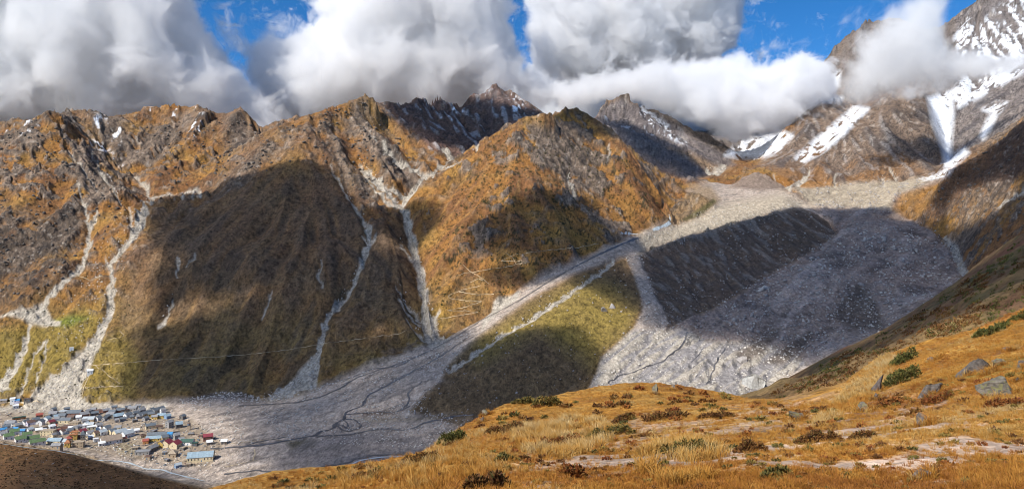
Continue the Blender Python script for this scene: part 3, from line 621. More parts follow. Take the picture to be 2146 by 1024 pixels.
# ------------------------------------------------------------------ near ground: the grassy hill and its flanks
nA = near.X; nB = near.Y; nC = near.Z
nz = near.Z.copy()
r1 = fbm(nA, nB, nC, 9.0, 4, 0.5, off=5.0); r2 = fbm(nA, nB, nC, 1.6, 3, 0.5, off=15.0); r0 = fbm(nA, nB, nC, 60.0, 4, 0.5, off=25.0)
hill = smooth(130, 95, near.D)
flank = 1 - hill
nfx, nfy, nsl = near.flow(nz)
ng = near.streaks(perlin(nA / 26, nB / 26, nC / 26), nfx, nfy, 8.0, 9)
ng2 = near.streaks(perlin(nA / 7, nB / 7, nC / 7), nfx, nfy, 3.0, 8)
near.Z = nz + hill * (0.55 * r1 + 0.13 * r2) * smooth(3, 12, near.D) + flank * smooth(790, 640, near.D) * np.where(near.U < 760, 0.35, 1.0) * (2.2 * ng + 0.9 * ng2 + 6.0 * r0 + 1.5 * r1)
near.Z = near.Z.astype(np.float32)
near.update()
NC = np.zeros(near.Z.shape + (3,), np.float32) + np.array((0.32, 0.150, 0.026), np.float32)
NC = blend(NC, (0.35, 0.19, 0.045), smooth(-0.1, 0.5, r1))
NC = blend(NC, (0.19, 0.075, 0.024), smooth(0.0, 0.5, -r1 + 0.5 * r2) * 0.85)
NC = blend(NC, (0.14, 0.125, 0.030), smooth(0.25, 0.55, fbm(nA, nB, nC, 14.0, 3, off=35.0)) * 0.6)
# pale dry silt showing between tussocks, right-hand side
silt = smooth(0.02, 0.30, fbm(nA * 0.45, nB, nC, 2.4, 4, 0.6, off=45.0) + 0.25 * r1 + 0.08) * near.poly([(1250, 900), (1600, 865), (1900, 850), (2400, 800), (2400, 1300), (1000, 1300), (1100, 980)], 3, 60, 60)
NC = blend(NC, (0.47, 0.36, 0.285), silt * 0.85)
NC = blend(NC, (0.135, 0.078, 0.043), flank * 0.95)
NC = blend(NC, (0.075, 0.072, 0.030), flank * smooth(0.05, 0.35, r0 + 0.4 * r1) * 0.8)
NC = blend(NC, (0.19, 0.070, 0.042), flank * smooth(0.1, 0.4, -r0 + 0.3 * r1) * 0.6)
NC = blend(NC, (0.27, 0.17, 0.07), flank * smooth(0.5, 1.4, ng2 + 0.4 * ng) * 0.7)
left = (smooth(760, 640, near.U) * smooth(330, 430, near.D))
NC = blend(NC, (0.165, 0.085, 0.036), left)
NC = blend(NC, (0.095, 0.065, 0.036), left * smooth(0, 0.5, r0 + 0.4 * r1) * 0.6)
NC = blend(NC, (0.23, 0.14, 0.06), left * smooth(0.1, 0.5, -r1 + 0.5 * r0) * 0.5)
NC = np.clip(NC, 0.012, 0.85)
NREG = np.where(near.D < 130, 0, 1)
# ------------------------------------------------------------------ materials
def nodes_of(name):
    m = bpy.data.materials.new(name); m.use_nodes = True
    nt = m.node_tree
    b = nt.nodes['Principled BSDF']
    b.inputs['Roughness'].default_value = 0.9
    b.inputs['Specular IOR Level'].default_value = 0.15
    return m, nt, b
def ground_material(name, scales, bump, rough=0.92, contrast=0.55, deep=1.0):
    """colour from the surveyed ground cover, broken up by grain at several sizes (metres)"""
    m, nt, b = nodes_of(name)
    at = nt.nodes.new('ShaderNodeAttribute'); at.attribute_name = 'cover'
    tc = nt.nodes.new('ShaderNodeTexCoord')
    mp = nt.nodes.new('ShaderNodeMapping'); mp.inputs['Scale'].default_value = (1, deep, 1)
    nt.links.new(tc.outputs['Object'], mp.inputs['Vector'])
    hsum = None; fac = None
    for i, sc in enumerate(scales):
        n = nt.nodes.new('ShaderNodeTexNoise')
        n.inputs['Scale'].default_value = 1.0 / sc
        n.inputs['Detail'].default_value = 3.0; n.inputs['Roughness'].default_value = 0.65
        nt.links.new(mp.outputs[0], n.inputs['Vector'])
        mr = nt.nodes.new('ShaderNodeMapRange')
        mr.inputs['From Min'].default_value = 0.30; mr.inputs['From Max'].default_value = 0.70
        mr.inputs['To Min'].default_value = 1 - contrast; mr.inputs['To Max'].default_value = 1 + contrast
        nt.links.new(n.outputs['Fac'], mr.inputs['Value'])
        if fac is None: fac = mr.outputs[0]
        else:
            mu = nt.nodes.new('ShaderNodeMath'); mu.operation = 'MULTIPLY'
            nt.links.new(fac, mu.inputs[0]); nt.links.new(mr.outputs[0], mu.inputs[1]); fac = mu.outputs[0]
        sc_ = nt.nodes.new('ShaderNodeMath'); sc_.operation = 'MULTIPLY_ADD'; sc_.inputs[1].default_value = sc
        nt.links.new(n.outputs['Fac'], sc_.inputs[0])
        if hsum is not None: nt.links.new(hsum, sc_.inputs[2])
        else: sc_.inputs[2].default_value = 0
        hsum = sc_.outputs[0]
    vm = nt.nodes.new('ShaderNodeVectorMath'); vm.operation = 'SCALE'
    nt.links.new(at.outputs['Color'], vm.inputs[0]); nt.links.new(fac, vm.inputs['Scale'])
    nt.links.new(vm.outputs[0], b.inputs['Base Color'])
    bp = nt.nodes.new('ShaderNodeBump'); bp.inputs['Strength'].default_value = bump; bp.inputs['Distance'].default_value = 1.0
    nt.links.new(hsum, bp.inputs['Height']); nt.links.new(bp.outputs[0], b.inputs['Normal'])
    b.inputs['Roughness'].default_value = rough
    return m
def sheet_objects(sh, cover, reg, names, mat):
    """the stretch of ground as one object per region"""
    ns, nu = sh.X.shape
    i = (np.arange(ns - 1)[:, None] * nu + np.arange(nu - 1)[None, :]).astype(np.int32)
    face_reg = np.max(np.stack([reg[:-1, :-1], reg[1:, 1:]]), 0).ravel()
    quads = np.stack([i, i + 1, i + nu + 1, i + nu], -1).reshape(-1, 4)
    co = np.stack([sh.X, sh.Y, sh.Z], -1).reshape(-1, 3).astype(np.float32)
    cf = np.concatenate([cover.reshape(-1, 3), np.ones((ns * nu, 1), np.float32)], 1)
    out = []
    for k, nm in enumerate(names):
        q = quads[face_reg == k]
        if not len(q): continue
        used, inv = np.unique(q, return_inverse=True)
        q = inv.reshape(-1, 4).astype(np.int32)
        me = bpy.data.meshes.new(nm)
        me.vertices.add(len(used)); me.vertices.foreach_set('co', co[used].ravel())
        me.loops.add(q.size); me.loops.foreach_set('vertex_index', q.ravel())
        me.polygons.add(len(q)); me.polygons.foreach_set('loop_start', np.arange(0, q.size, 4, dtype=np.int32))
        me.polygons.foreach_set('use_smooth', np.ones(len(q), bool))
        at = me.attributes.new('cover', 'FLOAT_COLOR', 'POINT')
        at.data.foreach_set('color', cf[used].astype(np.float32).ravel())
        me.update(calc_edges=True)
        me.materials.append(mat)
        o = bpy.data.objects.new(nm, me); col.objects.link(o); o['kind'] = 'structure'
        out.append(o)
    return out
M_far = ground_material('mountain ground', (12.0, 4.5), 0.50, 0.95, 0.34, 0.5)
M_near = ground_material('hill ground', (7.0, 0.9, 0.22), 0.35, 0.95, 0.36)
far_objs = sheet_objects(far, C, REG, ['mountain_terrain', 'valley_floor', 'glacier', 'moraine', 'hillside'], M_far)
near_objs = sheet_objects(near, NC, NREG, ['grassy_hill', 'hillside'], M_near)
# ------------------------------------------------------------------ clouds
def cloud_material(name, density, aniso, color, size=300.0, erode=0.30, torn=2.3, soft=0.22):
    """vapour whose density billows at several sizes; thin and torn at the rims"""
    m = bpy.data.materials.new(name); m.use_nodes = True
    nt = m.node_tree; nt.nodes.clear()
    out = nt.nodes.new('ShaderNodeOutputMaterial')
    v = nt.nodes.new('ShaderNodeVolumePrincipled')
    v.inputs['Density Attribute'].default_value = ''
    v.inputs['Color'].default_value = (*color, 1)
    v.inputs['Anisotropy'].default_value = aniso
    at = nt.nodes.new('ShaderNodeAttribute'); at.attribute_name = 'density'
    tc = nt.nodes.new('ShaderNodeTexCoord')
    n = nt.nodes.new('ShaderNodeTexNoise')
    n.inputs['Scale'].default_value = 1.0 / size
    n.inputs['Detail'].default_value = 6.0; n.inputs['Roughness'].default_value = 0.66
    n.inputs['Distortion'].default_value = 0.6
    nt.links.new(tc.outputs['Object'], n.inputs['Vector'])
    ma = nt.nodes.new('ShaderNodeMath'); ma.operation = 'MULTIPLY_ADD'
    ma.inputs[1].default_value = torn; ma.inputs[2].default_value = -0.5 * torn - erode
    nt.links.new(n.outputs['Fac'], ma.inputs[0])
    ad = nt.nodes.new('ShaderNodeMath'); ad.operation = 'ADD'
    nt.links.new(ma.outputs[0], ad.inputs[0]); nt.links.new(at.outputs['Fac'], ad.inputs[1])
    mr = nt.nodes.new('ShaderNodeMapRange'); mr.interpolation_type = 'SMOOTHSTEP'
    mr.inputs['From Min'].default_value = 0.0; mr.inputs['From Max'].default_value = soft
    mr.inputs['To Min'].default_value = 0.0; mr.inputs['To Max'].default_value = density
    nt.links.new(ad.outputs[0], mr.inputs['Value'])
    nt.links.new(mr.outputs[0], v.inputs['Density'])
    nt.links.new(v.outputs[0], out.inputs['Volume'])
    m.cycles.volume_step_rate = 1.6
    return m
def vapour_nodes(mat, voxel, band):
    """fills a closed skin with vapour that thickens inward over the band"""
    g = bpy.data.node_groups.new('vapour', 'GeometryNodeTree')
    g.interface.new_socket('Geometry', in_out='INPUT', socket_type='NodeSocketGeometry')
    g.interface.new_socket('Geometry', in_out='OUTPUT', socket_type='NodeSocketGeometry')
    a = g.nodes.new('NodeGroupInput'); z = g.nodes.new('NodeGroupOutput')
    mv = g.nodes.new('GeometryNodeMeshToVolume')
    mv.resolution_mode = 'VOXEL_SIZE'
    mv.inputs['Voxel Size'].default_value = voxel
    mv.inputs['Interior Band Width'].default_value = band
    mv.inputs['Density'].default_value = 1.0
    sm = g.nodes.new('GeometryNodeSetMaterial'); sm.inputs['Material'].default_value = mat
    g.links.new(a.outputs[0], mv.inputs['Mesh']); g.links.new(mv.outputs[0], sm.inputs['Geometry']); g.links.new(sm.outputs[0], z.inputs[0])
    return g
_ico = {}
def ico_arrays(sub):
    if sub not in _ico:
        bm = bmesh.new(); bmesh.ops.create_icosphere(bm, subdivisions=sub, radius=1.0)
        bm.verts.ensure_lookup_table()
        _ico[sub] = (np.array([v.co[:] for v in bm.verts], np.float32), np.array([[v.index for v in f.verts] for f in bm.faces], np.int32))
        bm.free()
    return _ico[sub]
def mesh_from_arrays(name, V, F):
    """F: (n, 3) or (n, 4) array"""
    me = bpy.data.meshes.new(name)
    F = np.asarray(F, np.int32)
    me.vertices.add(len(V)); me.vertices.foreach_set('co', np.asarray(V, np.float32).ravel())
    me.loops.add(F.size); me.loops.foreach_set('vertex_index', F.ravel())
    me.polygons.add(len(F)); me.polygons.foreach_set('loop_start', np.arange(0, F.size, F.shape[1], dtype=np.int32))
    me.update(calc_edges=True)
    return me
def puffs_to_cloud(name, cen, rad, voxel, mat, amp, seed):
    """billowing body: overlapping puffs fused into one skin, then roughened"""
    v, f = ico_arrays(2)
    V = (cen[:, None, :] + rad[:, None, None] * v[None]).reshape(-1, 3)
    F = (f[None] + (np.arange(len(cen)) * len(v))[:, None, None]).reshape(-1, 3)
    me = mesh_from_arrays(name + '_puffs', V, F)
    o = bpy.data.objects.new(name, me); col.objects.link(o)
    md = o.modifiers.new('fuse', 'REMESH'); md.mode = 'VOXEL'; md.voxel_size = voxel
    dg = bpy.context.evaluated_depsgraph_get()
    me2 = bpy.data.meshes.new_from_object(o.evaluated_get(dg))
    o.modifiers.clear(); o.data = me2; bpy.data.meshes.remove(me)
    me2.materials.clear(); me2.materials.append(mat)
    gm = o.modifiers.new('vapour', 'NODES'); gm.node_group = vapour_nodes(mat, voxel, amp)
    return o
def in_poly(p, x, y):
    ins = np.zeros(x.shape, bool); dist = np.full(x.shape, 1e9)
    for i in range(len(p)):
        x1, y1 = p[i]; x2, y2 = p[(i + 1) % len(p)]
        c = ((y1 > y) != (y2 > y))
        ins ^= c & (x < (x2 - x1) * (y - y1) / (y2 - y1 + 1e-9) + x1)
        dx, dy = x2 - x1, y2 - y1
        t = np.clip(((x - x1) * dx + (y - y1) * dy) / (dx * dx + dy * dy + 1e-9), 0, 1)
        dist = np.minimum(dist, np.hypot(x - x1 - t * dx, y - y1 - t * dy))
    return ins, dist
def bank(outline, dist, depth, n, rmin, rmax, seed, mat, voxel=24, amp=190, lean=0.0):
    """a cloud bank filling an outline as surveyed, standing at its own distance with real depth"""
    r = np.random.RandomState(seed)
    p = np.array(outline, float)
    x = r.uniform(p[:, 0].min(), p[:, 0].max(), n * 6); y = r.uniform(p[:, 1].min(), p[:, 1].max(), n * 6)
    ins, ed = in_poly(p, x, y)
    x, y, ed = x[ins], y[ins], ed[ins]
    rr = np.clip(ed * 0.95, rmin, rmax * (0.45 + 0.55 * r.rand(len(ed))))
    keep = ed > rmin * 0.6
    x, y, ed, rr = x[keep][:n], y[keep][:n], ed[keep][:n], rr[keep][:n]
    fullness = np.clip(ed / (rmax * 1.2), 0.05, 1)
    d = dist + depth * (r.rand(len(x)) - 0.5) * fullness + lean * (CY - y)
    P = np.stack([d * (x - CX) / FOC, d, d * (CY - y) / FOC], -1).astype(np.float32)
    return puffs_to_cloud('cloud', P, (rr * d / FOC).astype(np.float32), voxel, mat, amp, seed)
M_cloud = cloud_material('cloud vapour', 0.0088, 0.0, (0.962, 0.962, 0.968), size=210.0, erode=0.30, torn=2.8, soft=0.26)
M_thin = cloud_material('thin cloud vapour', 0.0080, 0.0, (0.98, 0.98, 0.98), size=200.0, erode=0.26, torn=2.4, soft=0.5)
BANKS = [
    ([(-420, -300), (410, -300), (425, 0), (455, 40), (470, 80), (490, 95), (515, 100), (535, 150), (580, 190), (615, 205), (650, 228), (640, 330), (540, 320), (450, 310), (260, 310), (100, 310), (-420, 330)], 4300, 1200, 800, 12, 100, 1, M_cloud),
    ([(506, 38), (530, 42), (560, 38), (600, 58), (630, 50), (640, 0), (675, -160), (1075, -160), (1092, 20), (1092, 60), (1112, 90), (1120, 170), (1060, 230), (900, 270), (760, 270), (640, 290), (560, 290), (505, 180), (490, 95)], 4900, 1100, 800, 10, 80, 2, M_cloud),
    ([(1078, -200), (1590, -200), (1580, 50), (1560, 110), (1490, 165), (1400, 195), (1200, 200), (1100, 165), (1080, 60)], 5900, 900, 600, 12, 100, 3, M_cloud),
    ([(1030, 160), (1100, 140), (1200, 150), (1350, 118), (1500, 96), (1540, 90), (1600, 116), (1640, 102), (1680, 90), (1715, 103), (1755, 118), (1780, 180), (1755, 240), (1695, 258), (1645, 296), (1560, 318), (1500, 300), (1440, 276), (1350, 236), (1250, 232), (1180, 250), (1100, 230)], 4700, 800, 1000, 10, 56, 4, M_cloud),
    ([(1736, 130), (1766, 72), (1820, 36), (1838, 5), (1880, -40), (1960, -45), (2012, -30), (2024, 60), (2018, 88), (2100, 100), (2240, 75), (2240, 165), (2050, 176), (2000, 210), (1940, 226), (1890, 208), (1820, 238), (1780, 232), (1746, 195)], 3300, 380, 800, 10, 52, 5, M_thin),
    ([(1965, 85), (2050, 82), (2150, 88), (2260, 50), (2260, 190), (2150, 172), (2050, 186), (1965, 195)], 3500, 300, 300, 8, 40, 7, M_thin),
    ([(985, 190), (1030, 172), (1085, 195), (1075, 235), (1005, 240)], 3380, 60, 120, 6, 22, 8, M_thin),
    ([(1845, 190), (1880, 160), (1950, 165), (1960, 215), (1900, 228), (1850, 215)], 3900, 120, 140, 6, 26, 9, M_thin),
    ([(-420, 150), (500, 170), (640, 130), (900, 110), (1200, 110), (1500, 140), (1660, 130), (1720, 200), (1690, 320), (1500, 345), (-420, 360)], 6900, 500, 800, 20, 70, 6, M_cloud),
]
for outl, d_, dep, n_, r0_, r1_, sd, mt in BANKS:
    o = bank(outl, d_, dep, n_, r0_, r1_, sd, mt, voxel=(24 if d_ < 6000 else 40) + 0.37 * sd, amp=190 if d_ < 6000 else 260)
    tag(o, kind='stuff')
# drifting cumulus overhead, out of view, that shade the slopes
vapour_thick = bpy.data.materials.new('thick cloud vapour'); vapour_thick.use_nodes = True
_nt = vapour_thick.node_tree; _nt.nodes.clear()
_o = _nt.nodes.new('ShaderNodeOutputMaterial'); _v = _nt.nodes.new('ShaderNodeVolumePrincipled')
_v.inputs['Color'].default_value = (1, 1, 1, 1); _v.inputs['Density'].default_value = 0.0145
_nt.links.new(_v.outputs[0], _o.inputs['Volume'])
SHADE = [   # ground in shade: outline, nearest, farthest
    ([(300, 427), (320, 420), (440, 403), (478, 380), (500, 372), (560, 350), (600, 340), (640, 335), (672, 345), (690, 358), (712, 390), (735, 425), (760, 440), (800, 432), (838, 440), (870, 425), (895, 428), (918, 445), (925, 465), (900, 490), (880, 520), (875, 560), (880, 600), (872, 640), (890, 690), (910, 712), (985, 690), (1000, 712),
      (1060, 705), (1100, 692), (1150, 685), (1200, 683), (1225, 700), (1238, 738), (1262, 748), (1240, 815), (1000, 905), (900, 970), (800, 990), (560, 1012), (490, 960), (480, 900), (420, 862), (340, 845), (262, 838), (255, 790), (272, 745), (255, 700), (300, 682), (330, 665), (300, 640), (335, 610), (300, 600), (330, 560), (350, 545), (320, 510), (305, 470)], 820, 2600),
    ([(985, 470), (1040, 445), (1080, 410), (1125, 396), (1170, 400), (1210, 405), (1240, 430), (1262, 465), (1285, 484), (1330, 490), (1330, 515), (1295, 545), (1310, 580), (1345, 640), (1335, 655), (1270, 625), (1235, 605), (1200, 600), (1180, 575), (1130, 600), (1095, 602), (1050, 598), (1020, 585), (1000, 570), (1060, 545), (985, 520)], 1500, 2500),
    ([(1338, 528), (1500, 478), (1660, 432), (1700, 438), (1760, 437), (1850, 432), (1885, 445), (1860, 452), (1880, 464), (1950, 464), (1985, 490), (2040, 570), (1980, 620), (1850, 700), (1700, 768), (1620, 735), (1560, 715), (1450, 715), (1420, 695), (1390, 690), (1345, 690), (1345, 640), (1330, 580), (1320, 545)], 1000, 2600),
    ([(1922, 455), (1965, 400), (1990, 357), (2060, 325), (2146, 256), (2446, 110), (2446, 520), (2030, 575), (2000, 510)], 900, 2450),
    ([(1570, 836), (1700, 764), (1850, 695), (2030, 572), (2146, 486), (2446, 330), (2446, 520), (2146, 600), (2000, 675), (1900, 712), (1830, 750), (1770, 790), (1690, 835)], 100, 800),
    ([(800, 220), (850, 208), (890, 213), (960, 218), (1010, 205), (1040, 218), (1080, 225), (1110, 232), (1140, 240), (1100, 262), (1010, 315), (965, 333), (930, 325), (880, 300), (840, 265)], 2700, 3700),
    ([(1252, 234), (1262, 250), (1320, 262), (1370, 285), (1440, 322), (1482, 368), (1445, 376), (1400, 368), (1340, 338), (1310, 300), (1280, 266), (1250, 252)], 3000, 4500),
    ([(1160, 243), (1205, 223), (1252, 250), (1290, 275), (1300, 290), (1250, 285), (1230, 300), (1200, 270), (1170, 262)], 2400, 2800),
    ([(70, 940), (200, 962), (300, 990), (430, 1026), (460, 1100), (0, 1120), (0, 1015), (50, 960)], 560, 930),
]
SUNNY = [
    [(770, 505), (800, 490), (850, 510), (850, 540), (800, 530)], [(770, 695), (800, 680), (830, 685), (820, 705), (785, 710)], [(320, 655), (380, 630), (430, 625), (480, 640), (440, 660), (380, 680), (320, 688)],
    [(495, 610), (520, 605), (525, 630), (500, 640)], [(1985, 440), (2000, 400), (2060, 385), (2100, 370), (2140, 390), (2110, 430), (2060, 470), (1990, 485)], [(1925, 450), (1940, 425), (1960, 430), (1975, 470), (1950, 470)],
    [(875, 640), (905, 640), (930, 670), (910, 695), (890, 685)], [(1055, 545), (1110, 535), (1115, 555), (1060, 565)],
]
def overhead_clouds():
    sh_m = np.zeros(far.Z.shape, np.float32); sh_n = np.zeros(near.Z.shape, np.float32)
    for pl, a, b in SHADE:
        sh_m = np.maximum(sh_m, far.poly(pl, a, b, 1.0)); sh_n = np.maximum(sh_n, near.poly(pl, a, b, 1.0))
    for pl in SUNNY:
        sh_m *= 1 - far.poly(pl, 700, 2600, 1.0)
    sh_m *= 1 - 0.40 * far.poly(RIVER, 820, 1650, 1.0)       # the veil is thinner over the river bed
    pts = []
    for sh, m, vis in ((far, sh_m, far.hidden < 8), (near, sh_n, (near.hidden < 8) & (near.D > 25))):
        t = (np.where(sh.D > 2650, 2700.0, 1700.0) - sh.Z) / SUN.z
        vis = vis & (sh.U > -220) & (sh.U < 2366) & (sh.row > -100)
        pts.append(np.stack([(sh.X + SUN.x * t)[vis], (sh.Y + SUN.y * t)[vis], m[vis], sh.D[vis]], -1))
    P = np.concatenate(pts)
    for H, sel, cell, tall in ((1700.0, P[:, 3] <= 2650, 16.0, 105.0), (2700.0, P[:, 3] > 2650, 26.0, 140.0)):
        Q = P[sel]
        x0, y0 = Q[:, 0].min() - 400, Q[:, 1].min() - 400
        w = int((Q[:, 0].max() + 400 - x0) / cell); hgt = int((Q[:, 1].max() + 400 - y0) / cell)
        a = np.zeros((hgt, w)); b = np.zeros((hgt, w))
        ix = ((Q[:, 0] - x0) / cell).astype(int); iy = ((Q[:, 1] - y0) / cell).astype(int)
        np.add.at(a, (iy, ix), Q[:, 2]); np.add.at(b, (iy, ix), 1.0)
        a = a / np.maximum(b, 1); b = (b > 0).astype(float); a *= b
        def blur(z, n):
            for _ in range(n):
                zp = np.pad(z, 1)
                z = (zp[:-2, 1:-1] + zp[2:, 1:-1] + zp[1:-1, :-2] + zp[1:-1, 2:] + 2 * z) / 6
            return z
        a = blur(a, 2); b = blur(b, 2)
        Fp = np.where(b > 0.08, a / np.maximum(b, 0.08), 0)
        gx, gy = np.meshgrid(x0 + (np.arange(w) + 0.5) * cell, y0 + (np.arange(hgt) + 0.5) * cell)
        nn = fbm(gx, gy, gx * 0, 160, 4, 0.6, off=77)
        Fp = Fp + 0.16 * nn * (Fp > 0.02)
        on = Fp > 0.40
        zp = np.pad(on, 1)                                     # islands of the footprint, one cloud each
        lab = np.zeros(on.shape, int); cur = 0
        for sy, sx in zip(*np.nonzero(on)):
            if lab[sy, sx]: continue
            cur += 1; st = [(sy, sx)]; lab[sy, sx] = cur
            while st:
                cy_, cx_ = st.pop()
                for dy, dx in ((1, 0), (-1, 0), (0, 1), (0, -1)):
                    yy, xx = cy_ + dy, cx_ + dx
                    if 0 <= yy < hgt and 0 <= xx < w and on[yy, xx] and not lab[yy, xx]:
                        lab[yy, xx] = cur; st.append((yy, xx))
        for k in range(1, cur + 1):
            m = lab == k
            if m.sum() < 6: continue
            # closed body: a top and a base surface that meet at the rim
            vm = np.zeros((hgt + 1, w + 1), bool)
            vm[:-1, :-1] |= m; vm[1:, :-1] |= m; vm[:-1, 1:] |= m; vm[1:, 1:] |= m
            inner = np.zeros((hgt + 1, w + 1), bool)
            mp = np.pad(m, 1)
            inner = mp[:-1, :-1] & mp[1:, :-1] & mp[:-1, 1:] & mp[1:, 1:]
            Fv = np.pad(Fp, ((1, 0), (1, 0)), mode='edge'); nv = np.pad(nn, ((1, 0), (1, 0)), mode='edge')
            th = tall * (0.12 + smooth(0.42, 0.72, Fv) * (0.85 + 0.5 * nv)) * inner
            idt = np.full(vm.shape, -1); idb = np.full(vm.shape, -1)
            vy, vx = np.nonzero(vm)
            idt[vy, vx] = np.arange(len(vy)); 
            wx = x0 + vx * cell; wy = y0 + vy * cell
            V = [np.stack([wx, wy, H + 0.62 * th[vy, vx]], -1)]
            iv = inner[vy, vx]
            idb[vy, vx] = idt[vy, vx]; idb[vy[iv], vx[iv]] = len(vy) + np.arange(iv.sum())
            V.append(np.stack([wx[iv], wy[iv], H - 0.38 * th[vy[iv], vx[iv]]], -1))
            qy, qx = np.nonzero(m)
            top = np.stack([idt[qy, qx], idt[qy, qx + 1], idt[qy + 1, qx + 1], idt[qy + 1, qx]], -1)
            bot = np.stack([idb[qy, qx], idb[qy + 1, qx], idb[qy + 1, qx + 1], idb[qy, qx + 1]], -1)
            me = mesh_from_arrays('cloud', np.concatenate(V), np.concatenate([top, bot]))
            me.materials.append(vapour_thick)
            me.polygons.foreach_set('use_smooth', np.ones(len(me.polygons), bool))
            o = bpy.data.objects.new('cloud', me); col.objects.link(o); tag(o, kind='stuff')
overhead_clouds()
# ------------------------------------------------------------------ finding ground
def ground_at(u, row, sh=None):
    """point where the line of survey (column, row) first meets the ground"""
    sh = sh or far
    c = min(max(int(round((u - sh.u[0]) / sh.du)), 0), sh.nu - 1)
    b = sh.best[:, c]
    j = int(np.searchsorted(-b, -row))
    j = min(max(j, 1), sh.ns - 1)
    r0, r1 = sh.row[j - 1, c], sh.row[j, c]
    t = 0.0 if r0 == r1 else min(max((row - r0) / (r1 - r0), 0), 1)
    d = math.exp(sh.s[j - 1] + t * sh.ds)
    return Vector((d * (u - CX) / FOC, d, d * (CY - row) / FOC))
def ground_any(u, row):
    c = min(max(int(round((u - near.u[0]) / near.du)), 0), near.nu - 1)
    return ground_at(u, row, near) if row >= near.best[-1, c] else ground_at(u, row, far)
def ground_z(x, y, sh=None):
    x = np.asarray(x, float); y = np.asarray(y, float)
    sh = sh or far
    return sample(sh.Z, (x / y * FOC + CX - sh.u[0]) / sh.du, (np.log(y) - sh.s[0]) / sh.ds)
def plain(name, rgb, rough=0.85, noise=0.25, scale=0.5, spec=0.2, metal=0.0):
    m, nt, b = nodes_of(name)
    b.inputs['Roughness'].default_value = rough; b.inputs['Specular IOR Level'].default_value = spec; b.inputs['Metallic'].default_value = metal
    tc = nt.nodes.new('ShaderNodeTexCoord'); n = nt.nodes.new('ShaderNodeTexNoise')
    n.inputs['Scale'].default_value = scale; n.inputs['Detail'].default_value = 4
    mr = nt.nodes.new('ShaderNodeMapRange'); mr.inputs['From Min'].default_value = 0.3; mr.inputs['From Max'].default_value = 0.7
    mr.inputs['To Min'].default_value = 1 - noise; mr.inputs['To Max'].default_value = 1 + noise
    vm = nt.nodes.new('ShaderNodeVectorMath'); vm.operation = 'SCALE'; vm.inputs[0].default_value = rgb
    nt.links.new(tc.outputs['Object'], n.inputs['Vector']); nt.links.new(n.outputs['Fac'], mr.inputs['Value'])
    nt.links.new(mr.outputs[0], vm.inputs['Scale']); nt.links.new(vm.outputs[0], b.inputs['Base Color'])
    return m
def ribbon(name, pts, width, mat, lift=0.5, wob=1.5, seed=0, taper=False):
    """a strip laid on the ground along a surveyed line"""
    r = np.random.RandomState(seed)
    P = []
    for (u0, r0), (u1, r1) in zip(pts[:-1], pts[1:]):
        n = max(2, int(math.hypot(u1 - u0, r1 - r0) / 3.0))
        for k in range(n):
            t = k / n
            P.append(ground_at(u0 + (u1 - u0) * t, r0 + (r1 - r0) * t))
    P.append(ground_at(*pts[-1]))
    P = np.array([p[:] for p in P])
    for _ in range(2):
        P[1:-1] = 0.25 * P[:-2] + 0.5 * P[1:-1] + 0.25 * P[2:]
    ph = np.cumsum(np.r_[0, np.linalg.norm(np.diff(P[:, :2], axis=0), axis=1)])
    T = np.gradient(P[:, :2], axis=0); T /= np.linalg.norm(T, axis=1, keepdims=True) + 1e-9
    N = np.stack([-T[:, 1], T[:, 0]], -1)
    P[:, :2] += N * (wob * perlin(ph / 18.0, ph * 0 + seed * 3.1, ph * 0))[:, None]
    w = width * (0.75 + 0.6 * (perlin(ph / 22.0, ph * 0 + 7.7 + seed, ph * 0) + 0.2)) * 0.5
    w = np.clip(w, width * 0.2, width)
    if taper: w *= np.linspace(0.4, 1.0, len(w))
    V = []
    for off in (-1, -0.33, 0.33, 1):
        q = P[:, :2] + N * (w * off)[:, None]
        V.append(np.c_[q, ground_z(q[:, 0], q[:, 1]) + lift])
    V = np.stack(V, 1).reshape(-1, 3)
    k = (np.arange(len(P) - 1)[:, None] * 4 + np.arange(3)[None]).ravel()
    me = mesh_from_arrays(name, V, np.stack([k, k + 1, k + 5, k + 4], -1))
    me.materials.append(mat); me.polygons.foreach_set('use_smooth', np.ones(len(me.polygons), bool))
    o = bpy.data.objects.new(name, me); col.objects.link(o); o['kind'] = 'structure'
    return o
M_stream = plain('dark meltwater', (0.085, 0.078, 0.075), 0.3, 0.5, 0.08, 0.5)
M_white = plain('pale meltwater', (0.42, 0.46, 0.47), 0.4, 0.45, 0.12, 0.5)
M_path = plain('trodden path', (0.40, 0.315, 0.205), 0.95, 0.55, 0.035)
